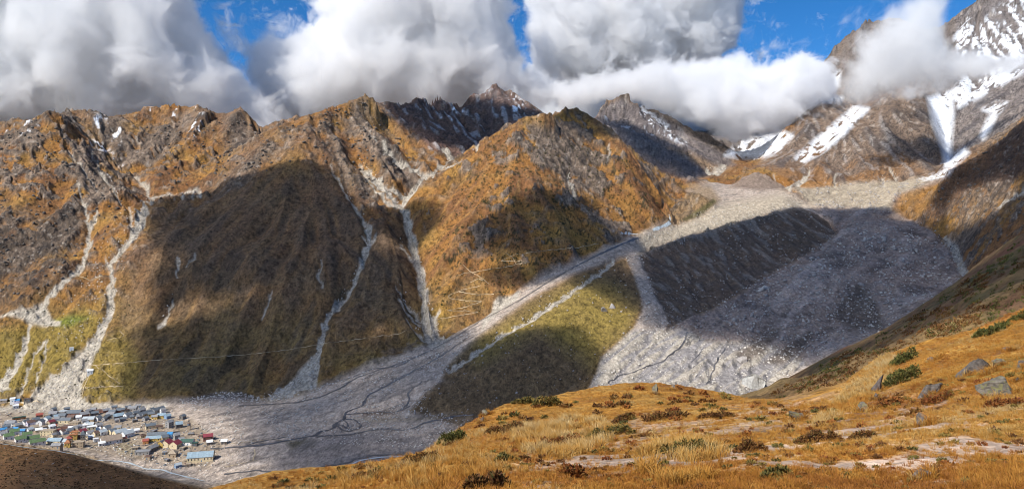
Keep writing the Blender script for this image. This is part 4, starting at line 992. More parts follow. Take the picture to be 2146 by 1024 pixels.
STREAMS = [
    ([(1338, 498), (1300, 513), (1250, 536), (1200, 561), (1150, 590), (1090, 628), (1040, 655), (1010, 670), (960, 702), (904, 733), (850, 757), (800, 773), (745, 792), (715, 812), (670, 832), (620, 843), (560, 847), (500, 850)], 6, 0),
    ([(985, 703), (930, 742), (880, 770), (824, 800), (795, 816), (769, 829), (761, 850), (724, 863), (722, 878), (703, 886), (696, 899), (670, 904), (662, 912), (612, 920), (565, 930), (500, 936), (440, 940)], 6, 1),
    ([(722, 877), (740, 878), (758, 891), (737, 902), (717, 893), (705, 887)], 4.5, 2), ([(703, 888), (712, 898), (730, 904), (738, 902)], 3.5, 12), ([(722, 880), (732, 888), (728, 896), (716, 890)], 3.0, 13),
    ([(992, 869), (944, 873), (891, 886), (850, 902), (824, 899), (787, 899), (735, 910), (698, 912), (664, 913)], 5, 3),
    ([(884, 800), (855, 823), (857, 844), (837, 860)], 4, 4), ([(860, 850), (836, 862), (787, 863), (724, 868)], 4, 5),
    ([(700, 800), (740, 790), (780, 772), (830, 768), (880, 745)], 3.5, 14), ([(500, 938), (540, 925), (600, 915)], 3, 15),
    ([(1441, 695), (1430, 725), (1390, 755), (1334, 777), (1293, 788), (1275, 803)], 3.2, 6), ([(1519, 729), (1505, 752), (1497, 769), (1488, 790), (1482, 805)], 3.0, 8), ([(1475, 729), (1462, 748), (1445, 762)], 2.2, 7),
    ([(870, 953), (830, 951), (787, 953), (748, 959), (735, 968), (690, 975), (640, 985), (590, 990), (540, 985), (470, 993)], 5, 11),
]
for pts, w, sd in STREAMS:
    ribbon('stream', pts, w, M_stream, 0.45, 3.0, sd)
for pts, w, sd in (([(0, 929), (60, 938), (115, 944), (160, 953), (200, 964), (250, 966), (269, 969), (304, 982), (340, 984), (370, 994), (430, 1008)], 4, 21), ([(870, 956), (800, 957), (755, 964), (738, 972)], 4, 22), ([(1405, 467), (1390, 474), (1368, 482)], 7, 23),
                   ([(1336, 490), (1320, 491), (1300, 489)], 6, 24), ([(1402, 450), (1406, 458), (1400, 468)], 4, 25)):
    ribbon('stream', pts, w, M_white, 0.5, 1.5, sd)
PATHS = [
    [(183, 766), (260, 760), (350, 753), (430, 749), (500, 744), (560, 738), (620, 730), (690, 718), (740, 712), (800, 704), (835, 700), (852, 692)],
    [(917, 669), (960, 661), (1004, 654), (975, 651), (934, 651), (975, 643), (1012, 631), (980, 630), (949, 627), (937, 621), (960, 610), (1008, 598)],
    [(945, 583), (971, 573), (1000, 569), (1030, 563), (1059, 560), (1085, 553), (1113, 549), (1080, 547), (1048, 547), (1078, 534), (1110, 529), (1152, 524), (1208, 519), (1256, 510)],
    [(960, 610), (1000, 617), (1035, 616)], [(970, 556), (985, 568), (1005, 580), (1025, 595)], [(1062, 530), (1075, 540), (1080, 552)], [(985, 592), (1003, 583), (1012, 588)],
    [(200, 765), (225, 783), (250, 803)], [(173, 815), (205, 811), (258, 809)], [(172, 828), (175, 812), (190, 780)], [(250, 693), (262, 704), (245, 708), (225, 712)],
    [(215, 578), (190, 588), (160, 576)], [(0, 843), (30, 841), (60, 842), (90, 842)], [(60, 930), (100, 940), (150, 932), (185, 942), (200, 930)], [(540, 963), (505, 971), (470, 978)], [(535, 940), (532, 965)],
    [(620, 925), (560, 920), (480, 930)],
]
for i, pts in enumerate(PATHS):
    ribbon('footpath', pts, 1.3 if i in (0, 2) else 1.6, M_path, 0.5, 1.8, 40 + i)
# ------------------------------------------------------------------ boulders strewn on the gravel (too many to count)
def rock_material(name, rgb, scale=1.0, dark=0.35, lichen=None):
    m, nt, b = nodes_of(name)
    tc = nt.nodes.new('ShaderNodeTexCoord')
    n = nt.nodes.new('ShaderNodeTexNoise'); n.inputs['Scale'].default_value = 2.2 * scale; n.inputs['Detail'].default_value = 6; n.inputs['Roughness'].default_value = 0.7
    r = nt.nodes.new('ShaderNodeValToRGB')
    r.color_ramp.elements[0].position = 0.32; r.color_ramp.elements[0].color = (*[c * dark for c in rgb], 1)
    r.color_ramp.elements[1].position = 0.62; r.color_ramp.elements[1].color = (*rgb, 1)
    nt.links.new(tc.outputs['Object'], n.inputs['Vector']); nt.links.new(n.outputs['Fac'], r.inputs['Fac'])
    last = r.outputs['Color']
    if lichen:
        n2 = nt.nodes.new('ShaderNodeTexNoise'); n2.inputs['Scale'].default_value = 3.5 * scale; n2.inputs['Detail'].default_value = 4
        mp = nt.nodes.new('ShaderNodeMapping'); mp.inputs['Location'].default_value = (7, 3, 1)
        nt.links.new(tc.outputs['Object'], mp.inputs['Vector']); nt.links.new(mp.outputs[0], n2.inputs['Vector'])
        mr = nt.nodes.new('ShaderNodeMapRange'); mr.inputs['From Min'].default_value = 0.52; mr.inputs['From Max'].default_value = 0.62
        nt.links.new(n2.outputs['Fac'], mr.inputs['Value'])
        mx = nt.nodes.new('ShaderNodeMix'); mx.data_type = 'RGBA'; mx.inputs['B'].default_value = (*lichen, 1)
        nt.links.new(mr.outputs[0], mx.inputs['Factor']); nt.links.new(last, mx.inputs['A']); last = mx.outputs['Result']
    nt.links.new(last, b.inputs['Base Color'])
    bp = nt.nodes.new('ShaderNodeBump'); bp.inputs['Strength'].default_value = 0.6; bp.inputs['Distance'].default_value = 0.25 / scale
    nt.links.new(n.outputs['Fac'], bp.inputs['Height']); nt.links.new(bp.outputs[0], b.inputs['Normal'])
    return m
def rock_shapes(count, sub, seed, rough=0.35):
    r = np.random.RandomState(seed); v, f = ico_arrays(sub); out = []
    for k in range(count):
        q = v * (1 + rough * np.stack([fbm(v[:, 0] + k * 9, v[:, 1], v[:, 2], 1.1, 3)] * 3, -1))
        for _ in range(5):                                # flat fracture faces
            n = r.randn(3); n /= np.linalg.norm(n); d = q @ n
            lim = r.uniform(0.45, 0.8)
            q = q - np.maximum(d - lim, 0)[:, None] * n * 0.9
        out.append((q * r.uniform(0.75, 1.25, 3)).astype(np.float32))
    return out, f
def strewn(name, outline, n, px, seed, mat, power=2.5, dmin=800, dmax=3300):
    r = np.random.RandomState(seed)
    shapes, f = rock_shapes(6, 1, seed) if False else rock_shapes(6, 1, seed)
    p = np.array(outline, float); V = []; F = []; k = 0
    tries = 0
    while k < n and tries < n * 8:
        tries += 1
        u = r.uniform(p[:, 0].min(), p[:, 0].max()); row = r.uniform(p[:, 1].min(), p[:, 1].max())
        ins, _ = in_poly(p, np.array([u]), np.array([row]))
        if not ins[0]: continue
        g = ground_any(u, row)
        if not dmin < g.y < dmax: continue
        if perlin(np.array([u / 35.0]), np.array([row / 22.0]), np.array([seed * 1.7]))[0] < r.uniform(-0.5, 0.25): continue
        s = (px[0] + (px[1] - px[0]) * r.rand() ** power) * g.y / FOC * 0.5
        a = r.rand() * 6.28; c_, s_ = math.cos(a), math.sin(a)
        q = shapes[r.randint(6)] * s
        q = np.stack([q[:, 0] * c_ - q[:, 1] * s_, q[:, 0] * s_ + q[:, 1] * c_, q[:, 2] * 0.8], -1)
        V.append(q + np.array([g.x, g.y, g.z + 0.25 * s])); F.append(f + k * len(q)); k += 1
    me = mesh_from_arrays(name, np.concatenate(V), np.concatenate(F)); me.materials.append(mat)
    o = bpy.data.objects.new(name, me); col.objects.link(o); o['kind'] = 'stuff'
    return o
M_pale = rock_material('pale boulder stone', (0.62, 0.57, 0.51), 0.12, 0.6)
M_mid = rock_material('grey boulder stone', (0.43, 0.39, 0.36), 0.12, 0.5)
strewn('boulder_field', GLACIER, 3200, (1.4, 7.0), 3, M_mid, 3.2)
strewn('boulder_field', [(1500, 640), (1752, 490), (1900, 470), (2030, 570), (1850, 698), (1700, 768), (1560, 722)], 1500, (1.8, 7.5), 4, M_pale, 4)
strewn('boulder_field', MORAINE, 800, (1.2, 5.0), 5, M_mid, 4)
strewn('boulder_field', CHANNEL, 1000, (1.5, 7.0), 6, M_pale, 3.5)
strewn('boulder_field', KNOB, 260, (1.4, 6.5), 7, M_mid, 4)
strewn('boulder_field', [(470, 838), (700, 800), (940, 712), (1000, 690), (930, 790), (880, 850), (1000, 872), (900, 940), (600, 925), (440, 935), (440, 880), (380, 845)], 2600, (1.3, 5.5), 8, M_pale, 3)
strewn('boulder_field', [(0, 850), (400, 850), (460, 900), (520, 960), (520, 1010), (430, 1010), (300, 985), (200, 960), (100, 938), (0, 922)], 1300, (1.2, 5.0), 9, M_pale, 3.5)
strewn('boulder_field', [(370, 838), (470, 820), (505, 822), (560, 836), (640, 812), (700, 800), (640, 832), (500, 850), (400, 848)], 420, (1.5, 6.0), 10, M_pale, 3)
strewn('boulder_field', [(100, 700), (250, 440), (320, 430), (215, 690), (170, 860), (60, 856), (130, 760)], 500, (1.3, 4.5), 11, M_pale, 3)
strewn('boulder_field', [(1340, 490), (1500, 430), (1700, 420), (1860, 390), (1860, 440), (1660, 434), (1500, 480), (1350, 525)], 700, (1.1, 3.2), 12, M_pale, 3)
strewn('boulder_field', [(0, 930), (60, 940), (200, 966), (430, 1030), (0, 1040)], 130, (1.3, 4.5), 13, M_mid, 4, 500, 940)
def strewn_along(name, lines, n, px, seed, mat):
    """stones lying in the debris chutes"""
    r = np.random.RandomState(seed); shapes, f = rock_shapes(6, 1, seed); V = []; F = []
    seg = [(a, b) for ln in lines for a, b in zip(ln[:-1], ln[1:])]
    wt = np.array([math.hypot(b[0] - a[0], b[1] - a[1]) * (a[2] + b[2]) for a, b in seg]); wt /= wt.sum()
    for k in range(n):
        a, b = seg[r.choice(len(seg), p=wt)]; t = r.rand(); w = a[2] + (b[2] - a[2]) * t
        u = a[0] + (b[0] - a[0]) * t + r.uniform(-1, 1) * w * 0.9; row = a[1] + (b[1] - a[1]) * t + r.uniform(-1, 1) * w * 0.3
        g = ground_at(u, row); s = (px[0] + (px[1] - px[0]) * r.rand() ** 3) * g.y / FOC * 0.5
        V.append(shapes[r.randint(6)] * s + np.array([g.x, g.y, g.z + 0.2 * s])); F.append(f + k * len(shapes[0]))
    me = mesh_from_arrays(name, np.concatenate(V), np.concatenate(F)); me.materials.append(mat)
    o = bpy.data.objects.new(name, me); col.objects.link(o); o['kind'] = 'stuff'
strewn_along('boulder_field', CHUTES, 1500, (1.2, 4.2), 21, M_pale)
strewn('boulder_field', [(1450, 680), (1752, 500), (1900, 480), (2020, 560), (1850, 690), (1700, 750)], 90, (6, 13), 22, M_mid, 2.0)
M_scrub = rock_material('dark scrub', (0.062, 0.058, 0.022), 0.3, 0.5)
M_scrubb = rock_material('brown scrub', (0.085, 0.048, 0.022), 0.3, 0.5)
M_crag = rock_material('crag stone', (0.165, 0.14, 0.12), 0.12, 0.35)
H_MID = [(900, 640), (885, 540), (930, 440), (1000, 330), (1080, 262), (1135, 242), (1190, 330), (1225, 420), (1280, 485), (1170, 560), (1080, 604), (1000, 660)]
H_LEFT = [(240, 830), (235, 640), (300, 450), (470, 390), (600, 350), (690, 360), (770, 480), (850, 480), (900, 690), (800, 745), (660, 800), (560, 830)]
strewn('scrub', H_MID, 1500, (1.4, 5.0), 23, M_scrub, 2.5, 1400, 2700)
strewn('scrub', [(1190, 300), (1300, 310), (1400, 440), (1370, 470), (1290, 470)], 500, (1.4, 4.5), 24, M_scrub, 2.5, 1900, 2800)
strewn('scrub', H_LEFT, 1400, (1.2, 3.6), 25, M_scrubb, 2.5, 1200, 2500)
strewn('scrub', [(0, 840), (0, 560), (110, 590), (240, 500), (300, 560), (260, 830)], 700, (1.3, 4.0), 26, M_scrub, 2.5, 1200, 2200)
strewn('scrub', KNOB, 260, (1.2, 3.2), 27, M_scrubb, 2.5)
strewn('crag_stones', [(0, 640), (0, 270), (100, 240), (180, 330), (260, 430), (180, 560), (100, 600)], 500, (2.0, 9.0), 28, M_crag, 3.0, 1400, 3000)
strewn('crag_stones', [(300, 260), (520, 250), (560, 290), (460, 380), (330, 400)], 350, (2.0, 8.0), 29, M_crag, 3.0, 2000, 3200)
strewn('crag_stones', [(450, 400), (590, 265), (765, 205), (850, 300), (860, 340), (760, 420), (640, 330)], 500, (2.0, 9.0), 30, M_crag, 3.0, 1900, 3000)
strewn('crag_stones', [(1930, 450), (1990, 360), (2146, 262), (2146, 480), (2030, 560)], 260, (2.0, 8.0), 31, M_crag, 2.5, 1000, 2500)
strewn('scrub', [(0, 928), (60, 938), (200, 964), (430, 1030), (0, 1040)], 900, (1.4, 5.0), 33, M_scrubb, 2.5, 480, 940)
strewn('scrub', [(0, 928), (60, 938), (200, 964), (430, 1030), (0, 1040)], 500, (1.4, 4.0), 34, M_scrub, 2.5, 480, 940)
# ------------------------------------------------------------------ the village
ROOF = {n: plain('roof ' + n, c, 0.6, 0.18, 0.35, 0.3) for n, c in dict(
    slate=(0.135, 0.155, 0.175), blue=(0.06, 0.25, 0.50), green=(0.115, 0.175, 0.08), darkgreen=(0.05, 0.105, 0.085), grey=(0.24, 0.24, 0.245), pale=(0.40, 0.44, 0.46), maroon=(0.235, 0.045, 0.06),
    red=(0.30, 0.08, 0.055), brown=(0.15, 0.095, 0.075), tan=(0.36, 0.29, 0.21), orange=(0.36, 0.15, 0.065), white=(0.72, 0.72, 0.70), steel=(0.26, 0.345, 0.40), striped=(0.30, 0.235, 0.18)).items()}
WALL = {n: plain('wall ' + n, c, 0.9, 0.15, 0.6) for n, c in dict(
    white=(0.76, 0.75, 0.72), cream=(0.66, 0.55, 0.36), yellow=(0.54, 0.37, 0.11), tan=(0.42, 0.33, 0.23), lilac=(0.56, 0.54, 0.64), grey=(0.30, 0.29, 0.28), stone=(0.17, 0.155, 0.14), orange=(0.42, 0.20, 0.08), brown=(0.20, 0.10, 0.075), blue=(0.22, 0.32, 0.46)).items()}
M_pane = plain('window glass', (0.03, 0.035, 0.045), 0.15, 0.1, 1.0, 0.5)
M_door = plain('door wood', (0.13, 0.075, 0.045), 0.7, 0.2, 1.0)
M_doorb = plain('door blue paint', (0.10, 0.19, 0.32), 0.6, 0.15, 1.0)
def bm_object(name, bm, mat, parent=None):
    me = bpy.data.meshes.new(name); bmesh.ops.recalc_face_normals(bm, faces=bm.faces)
    bm.to_mesh(me); bm.free(); me.materials.append(mat)
    o = bpy.data.objects.new(name, me); col.objects.link(o)
    if parent: o.parent = parent
    return o
def bm_box(bm, x0, x1, y0, y1, z0, z1):
    v = [bm.verts.new((x, y, z)) for z in (z0, z1) for x, y in ((x0, y0), (x1, y0), (x1, y1), (x0, y1))]
    for q in ((0, 3, 2, 1), (4, 5, 6, 7), (0, 1, 5, 4), (1, 2, 6, 5), (2, 3, 7, 6), (3, 0, 4, 7)):
        bm.faces.new([v[i] for i in q])
_shared = {}
def shared_box(key, sx, sy, sz, mat):
    k = (key, round(sx, 2), round(sy, 2), round(sz, 2), mat.name)
    if k not in _shared:
        bm = bmesh.new(); bm_box(bm, -sx / 2, sx / 2, -sy / 2, sy / 2, 0, sz)
        me = bpy.data.meshes.new(key); bm.to_mesh(me); bm.free(); me.materials.append(mat); _shared[k] = me
    return _shared[k]
def child(name, me, parent, loc, rz=0):
    o = bpy.data.objects.new(name, me); col.objects.link(o); o.parent = parent
    o.location = loc; o.rotation_euler = (0, 0, rz)
    return o
GROUP_TOWN = 'houses of the village on the valley floor'
def house(u, row, wpx, depth, hgt, yaw, roof, rcol, wcol, label, name='house', cat='house', storeys=1, group=GROUP_TOWN):
    """u, row: where the foot of its front wall stands; wpx: length along the ridge on the survey sheet"""
    g = ground_at(u, row)
    Lx = 1.08 * wpx * g.y / FOC; hgt = hgt * 1.28; depth = depth * 1.12
    e = bpy.data.objects.new(name, None); col.objects.link(e)
    face = math.atan2(g.x, g.y)                       # square to the line of survey, then turned by yaw
    e.location = g; e.rotation_euler = (0, 0, -face * 0.6 + math.radians(yaw))
    tag(e, label, cat, group)
    hx, hy = Lx / 2, depth / 2
    rise = 0.0 if roof == 'flat' else (0.36 * depth)
    bm = bmesh.new(); bm_box(bm, -hx, hx, -hy, hy, -6.0, hgt)
    if roof == 'gable':
        for x in (-hx, hx):
            bm.faces.new([bm.verts.new(p) for p in ((x, -hy, hgt), (x, hy, hgt), (x, 0, hgt + rise - 0.05))])
    bm_object('wall', bm, WALL[wcol], e)
    bm = bmesh.new(); ov = 0.5
    if roof == 'gable':
        t = 0.25; ze = hgt - ov * rise / hy
        for s in (-1, 1):
            lo = [(-hx - ov, s * (hy + ov), ze + 0.02), (hx + ov, s * (hy + ov), ze + 0.02), (hx + ov, 0, hgt + rise), (-hx - ov, 0, hgt + rise)]
            a = [bm.verts.new(p) for p in lo]; b = [bm.verts.new((p[0], p[1], p[2] + t)) for p in lo]
            bm.faces.new(a[::-1]); bm.faces.new(b)
            for i in range(4):
                bm.faces.new((a[i], a[(i + 1) % 4], b[(i + 1) % 4], b[i]))
            nb = max(3, int(Lx / 2.2))                # standing seams of the sheet roof
            for i in range(nb + 1):
                x = -hx - ov + (2 * hx + 2 * ov) * i / nb
                q = [(x - 0.07, s * (hy + ov), ze + t + 0.02), (x + 0.07, s * (hy + ov), ze + t + 0.02), (x + 0.07, 0, hgt + rise + t), (x - 0.07, 0, hgt + rise + t)]
                c = [bm.verts.new((p[0], p[1], p[2] + 0.12)) for p in q]; d_ = [bm.verts.new(p) for p in q]
                bm.faces.new(c)
                for k in range(4): bm.faces.new((d_[k], d_[(k + 1) % 4], c[(k + 1) % 4], c[k]))
    elif roof == 'hip':
        rx = max(hx - hy, 0.3)
        base = [(-hx - ov, -hy - ov, hgt), (hx + ov, -hy - ov, hgt), (hx + ov, hy + ov, hgt), (-hx - ov, hy + ov, hgt)]
        b = [bm.verts.new(p) for p in base]; t_ = [bm.verts.new((-rx, 0, hgt + rise * 1.2)), bm.verts.new((rx, 0, hgt + rise * 1.2))]
        for q in ((b[0], b[1], t_[1], t_[0]), (b[2], b[3], t_[0], t_[1]), (b[1], b[2], t_[1]), (b[3], b[0], t_[0]), (b[3], b[2], b[1], b[0])): bm.faces.new(q)
    elif roof == 'barrel':
        n = 10; pr = []
        for i in range(n + 1):
            a = math.pi * i / n; pr.append((-math.cos(a) * (hy + 0.3), hgt + math.sin(a) * hy * 0.75))
        A = [[bm.verts.new((x, y, z)) for y, z in pr] for x in (-hx - 0.3, hx + 0.3)]
        for i in range(n): bm.faces.new((A[0][i], A[0][i + 1], A[1][i + 1], A[1][i]))
        bm.faces.new(A[0]); bm.faces.new(A[1])
    else:
        bm_box(bm, -hx - 0.25, hx + 0.25, -hy - 0.25, hy + 0.25, hgt + 0.005, hgt + 0.35)
        for a in ((-hx - 0.25, hx + 0.25, -hy - 0.25, -hy + 0.05), (-hx - 0.25, hx + 0.25, hy - 0.05, hy + 0.25)): bm_box(bm, *a, hgt + 0.355, hgt + 0.9)
    bm_object('roof', bm, ROOF[rcol], e)
    sw = 1.15; st = hgt / storeys
    for k in range(storeys):
        z = k * st + st * 0.36
        n = max(1, int(Lx / 4.2))
        for i in range(n):
            x = -hx + (i + 0.5) * Lx / n
            if k == 0 and i == n // 2:
                child('door', shared_box('door', 1.2, 0.16, min(2.1, st * 0.8), M_door if len(label) % 2 else M_doorb), e, (x, -hy - 0.02, 0.02))
            else:
                child('window', shared_box('window', sw, 0.14, st * 0.42, M_pane), e, (x, -hy - 0.02, z))
        for s in (-1, 1):
            child('window', shared_box('window', sw, 0.14, st * 0.42, M_pane), e, (s * (hx + 0.02), 0.1 * depth, z), math.pi / 2)
    return e
HOUSES = [
    # column, row, length, depth m, height m, yaw, roof, roof colour, wall colour, storeys, label
    (18, 919, 16, 9, 4.2, 24, 'gable', 'green', 'white', 1, 'white house with green roof at the left edge above the brown slope'),
    (43, 925, 17, 9, 4.2, 24, 'gable', 'green', 'white', 1, 'white house with green roof just left of the two long green roofs'),
    (66, 924, 25, 9, 4.0, 24, 'gable', 'green', 'white', 1, 'long green-roofed hall, rear one of the touching pair'),
    (78, 931, 25, 9, 4.0, 24, 'gable', 'green', 'white', 1, 'long green-roofed hall, front one of the pair, nearest the river bank'),
    (30, 909, 15, 8, 4.0, 20, 'gable', 'green', 'white', 1, 'small green-roofed house directly in front of the blue sheds'),
    (57, 915, 15, 8, 4.0, 20, 'gable', 'green', 'white', 1, 'small green-roofed house behind the pair of long green halls'),
    (6, 904, 12, 6, 3.2, 24, 'gable', 'blue', 'white', 1, 'bright blue roofed shed at the far left edge of the village'),
    (32, 902, 11, 6, 3.2, -12, 'gable', 'blue', 'white', 1, 'bright blue roofed shed behind the small green roof'),
    (46, 906, 12, 6, 3.2, -12, 'gable', 'blue', 'blue', 1, 'bright blue roofed shed, right-hand one of the row of three'),
    (8, 912, 10, 7, 3.4, 20, 'gable', 'grey', 'white', 1, 'grey-roofed hut squeezed between blue shed and green roof'),
    (20, 905, 10, 7, 3.4, 35, 'gable', 'slate', 'grey', 1, 'slate-grey hut between the two leftmost blue sheds'),
    (22, 894, 17, 9, 6.0, -10, 'gable', 'grey', 'white', 2, 'white two-storey house with many windows behind the blue sheds'),
    (53, 890, 12, 8, 4.6, 60, 'gable', 'slate', 'white', 1, 'white house with slate roof left of the plum-roofed house'),
    (64, 891, 13, 8, 4.8, 35, 'gable', 'brown', 'lilac', 1, 'lilac-walled house with plum-brown roof'),
    (85, 891, 11, 9, 5.6, 75, 'gable', 'slate', 'white', 2, 'tall white gable house with slate roof'),
    (98, 884, 11, 9, 5.6, 70, 'gable', 'steel', 'white', 2, 'tall steel-blue roofed house behind the tall white gable'),
    (83, 873, 11, 7, 3.4, 10, 'gable', 'red', 'brown', 1, 'small red-roofed hut at the back of the village'),
    (40, 878, 21, 6, 2.8, 18, 'flat', 'darkgreen', 'orange', 1, 'long low ruin with orange end wall behind the white houses'),
    (112, 870, 14, 8, 3.8, -8, 'gable', 'grey', 'grey', 1, 'grey-roofed house at the back edge beside the debris fan'),
    (131, 866, 13, 9, 3.6, -15, 'flat', 'pale', 'grey', 1, 'pale flat-roofed building on the back edge of the village'),
    (120, 886, 8, 8, 6.5, 0, 'gable', 'grey', 'lilac', 2, 'narrow lilac tower house left of the long slate roof'),
    (136, 886, 24, 9, 4.8, -18, 'gable', 'slate', 'cream', 1, 'long slate-roofed house with a bright cream front wall'),
    (157, 892, 17, 9, 5.4, -15, 'flat', 'tan', 'tan', 2, 'tan flat-roofed block at the end of the long slate roof'),
    (131, 875, 13, 8, 4.0, -12, 'gable', 'slate', 'grey', 1, 'dark slate roof in the middle of the back rows'),
    (157, 870, 25, 11, 4.6, -14, 'gable', 'slate', 'brown', 1, 'large slate-roofed barracks in the back row'),
    (176, 873, 15, 10, 4.4, 30, 'gable', 'grey', 'brown', 1, 'grey roof leaning against the large slate barracks'),
    (165, 879, 9, 7, 4.4, 10, 'gable', 'white', 'white', 1, 'small bright white house in front of the barracks'),
    (187, 882, 21, 9, 3.8, -14, 'gable', 'pale', 'tan', 1, 'long pale-roofed house right of the small bright white house'),
    (205, 880, 10, 8, 4.2, 60, 'gable', 'slate', 'white', 1, 'slate house with a white end wall above the open square'),
    (209, 863, 17, 8, 3.0, -6, 'flat', 'brown', 'brown', 1, 'dark brown roofless ruin at the back edge'),
    (140, 899, 18, 8, 4.2, -15, 'flat', 'brown', 'brown', 1, 'red-brown shop row below the long slate roof'),
    (113, 896, 9, 6, 3.2, 20, 'gable', 'red', 'tan', 1, 'tiny red-roofed hut above the tan guest house'),
    (101, 911, 24, 9, 6.2, -14, 'flat', 'tan', 'cream', 2, 'long tan two-storey guest house with rows of windows'),
    (81, 905, 11, 7, 3.6, 15, 'gable', 'white', 'cream', 1, 'small cream house left of the long tan guest house'),
    (121, 909, 7, 7, 4.4, 60, 'gable', 'red', 'white', 1, 'little white house with a red roof, left one of two'),
    (130, 909, 8, 7, 4.4, 60, 'gable', 'brown', 'white', 1, 'little white house with a brown roof, right one of two'),
    (163, 903, 14, 10, 5.0, 62, 'barrel', 'grey', 'tan', 1, 'round-roofed grey hall on the main street'),
    (176, 901, 13, 10, 7.0, 10, 'flat', 'white', 'white', 2, 'bright white flat-roofed block in the village centre'),
    (192, 905, 14, 10, 7.5, 10, 'flat', 'white', 'cream', 2, 'tall whitewashed block with cream front right of the bright white one'),
    (172, 910, 13, 8, 4.8, 48, 'gable', 'maroon', 'tan', 1, 'maroon-roofed house in the crowded village centre'),
    (157, 912, 14, 8, 5.0, -10, 'flat', 'orange', 'cream', 2, 'cream house with an orange terrace roof'),
    (189, 912, 11, 8, 4.0, 30, 'gable', 'grey', 'white', 1, 'small grey-roofed house under the whitewashed block'),
    (116, 929, 26, 9, 4.2, -20, 'gable', 'steel', 'cream', 1, 'long steel-blue roofed hall beside the bare courtyard'),
    (133, 930, 12, 8, 4.0, -14, 'gable', 'pale', 'white', 1, 'pale blue-roofed annex right of the long steel-blue hall'),
    (144, 925, 12, 8, 4.4, 8, 'hip', 'red', 'tan', 1, 'red hip-roofed house behind the yellow tower'),
    (119, 937, 17, 7, 2.8, -16, 'gable', 'grey', 'tan', 1, 'low grey shed on the river side of the courtyard'),
    (154, 920, 13, 8, 6.0, 5, 'flat', 'orange', 'yellow', 2, 'yellow and orange rest house left of the stone temple'),
    (165, 935, 18, 9, 5.6, -4, 'flat', 'tan', 'tan', 2, 'tan two-storey block just right of the yellow tower'),
    (164, 917, 11, 7, 4.2, 10, 'flat', 'tan', 'brown', 1, 'brown house tucked behind the tan block'),
    (215, 910, 13, 8, 4.2, 40, 'gable', 'pale', 'white', 1, 'pale white house left of the big pale-blue roof'),
    (224, 901, 11, 8, 4.2, 45, 'gable', 'slate', 'white', 1, 'slate-roofed house behind the striped barn'),
    (251, 911, 22, 10, 4.6, 42, 'gable', 'pale', 'cream', 1, 'large pale-blue roof turned diagonally behind the barn'),
    (233, 927, 34, 15, 4.4, 22, 'gable', 'striped', 'white', 1, 'biggest barn with a striped tan roof and white gable'),
    (213, 933, 11, 6, 3.4, 20, 'gable', 'white', 'white', 1, 'small white outhouse below the striped barn'),
    (201, 924, 9, 6, 3.2, 20, 'flat', 'white', 'white', 1, 'small white cabin left of the striped barn'),
    (190, 919, 8, 6, 3.2, 20, 'gable', 'white', 'grey', 1, 'tiny grey cabin right of the stone temple'),
    (267, 914, 20, 10, 4.6, 48, 'gable', 'pale', 'white', 1, 'white house with a pale roof at the right end beyond the barn'),
    (260, 923, 10, 6, 3.6, 20, 'flat', 'red', 'cream', 1, 'small red-topped porch house below the right-hand pale roof'),
    (305, 871, 34, 9, 4.2, 52, 'gable', 'slate', 'grey', 1, 'long dark slate hall running diagonally in the upper row'),
    (331, 863, 26, 9, 4.4, 56, 'gable', 'slate', 'grey', 1, 'slate hall parallel to and right of the longest diagonal one'),
    (341, 865, 8, 7, 5.0, 30, 'gable', 'grey', 'white', 1, 'small bright white house at the top right of the upper row'),
    (317, 872, 11, 7, 4.2, 10, 'gable', 'slate', 'yellow', 1, 'yellow-walled house between the two diagonal slate halls'),
    (325, 877, 11, 7, 3.6, -10, 'gable', 'grey', 'yellow', 1, 'low yellow house in front of the diagonal halls'),
    (339, 875, 15, 8, 4.0, -6, 'gable', 'steel', 'yellow', 1, 'steel-blue roofed house with yellow wall in the upper row'),
    (351, 876, 9, 8, 4.0, 40, 'gable', 'steel', 'blue', 1, 'blue-grey hut at the right end of the upper row'),
    (296, 863, 13, 8, 4.0, 50, 'gable', 'grey', 'grey', 1, 'grey-roofed house left of the longest diagonal hall'),
    (278, 859, 15, 8, 3.8, -8, 'gable', 'grey', 'grey', 1, 'wide grey roof on the very back edge of the upper row'),
    (248, 876, 18, 10, 4.2, 28, 'gable', 'steel', 'stone', 1, 'wide steel-blue roof in the damaged upper quarter'),
    (268, 874, 13, 8, 4.4, 50, 'gable', 'slate', 'white', 1, 'slate house with white corner in the damaged upper quarter'),
    (253, 863, 14, 8, 3.6, 10, 'gable', 'slate', 'brown', 1, 'slate roof beside the dark brown ruin at the back'),
    (232, 872, 14, 8, 3.6, -14, 'gable', 'grey', 'stone', 1, 'low grey roof at the left of the damaged upper quarter'),
    (315, 897, 17, 8, 4.4, 20, 'gable', 'slate', 'cream', 1, 'lone slate house with cream wall in the bare middle ground'),
    (355, 895, 11, 8, 7.5, 50, 'gable', 'grey', 'grey', 3, 'grey three-storey house left of the steel-blue hut'),
    (375, 895, 12, 9, 5.0, 20, 'gable', 'steel', 'stone', 1, 'steel-blue roofed hut left of the water tower'),
    (383, 877, 9, 7, 4.2, 60, 'gable', 'slate', 'stone', 1, 'small dark gable alone above the water tower'),
    (330, 915, 34, 8, 3.8, -4, 'gable', 'slate', 'cream', 1, 'long slate roof behind the maroon-roofed house'),
    (322, 923, 26, 8, 3.8, -2, 'gable', 'steel', 'yellow', 1, 'long steel-blue roof with yellow wall left of the maroon roof'),
    (357, 917, 9, 8, 5.0, 0, 'barrel', 'blue', 'blue', 1, 'small bright blue domed hut above the maroon roof'),
    (370, 918, 10, 8, 4.8, 30, 'gable', 'grey', 'grey', 1, 'grey hut between the blue dome and the dark green roof'),
    (350, 934, 16, 11, 4.6, 68, 'gable', 'maroon', 'cream', 1, 'left wing of the big maroon-roofed house'),
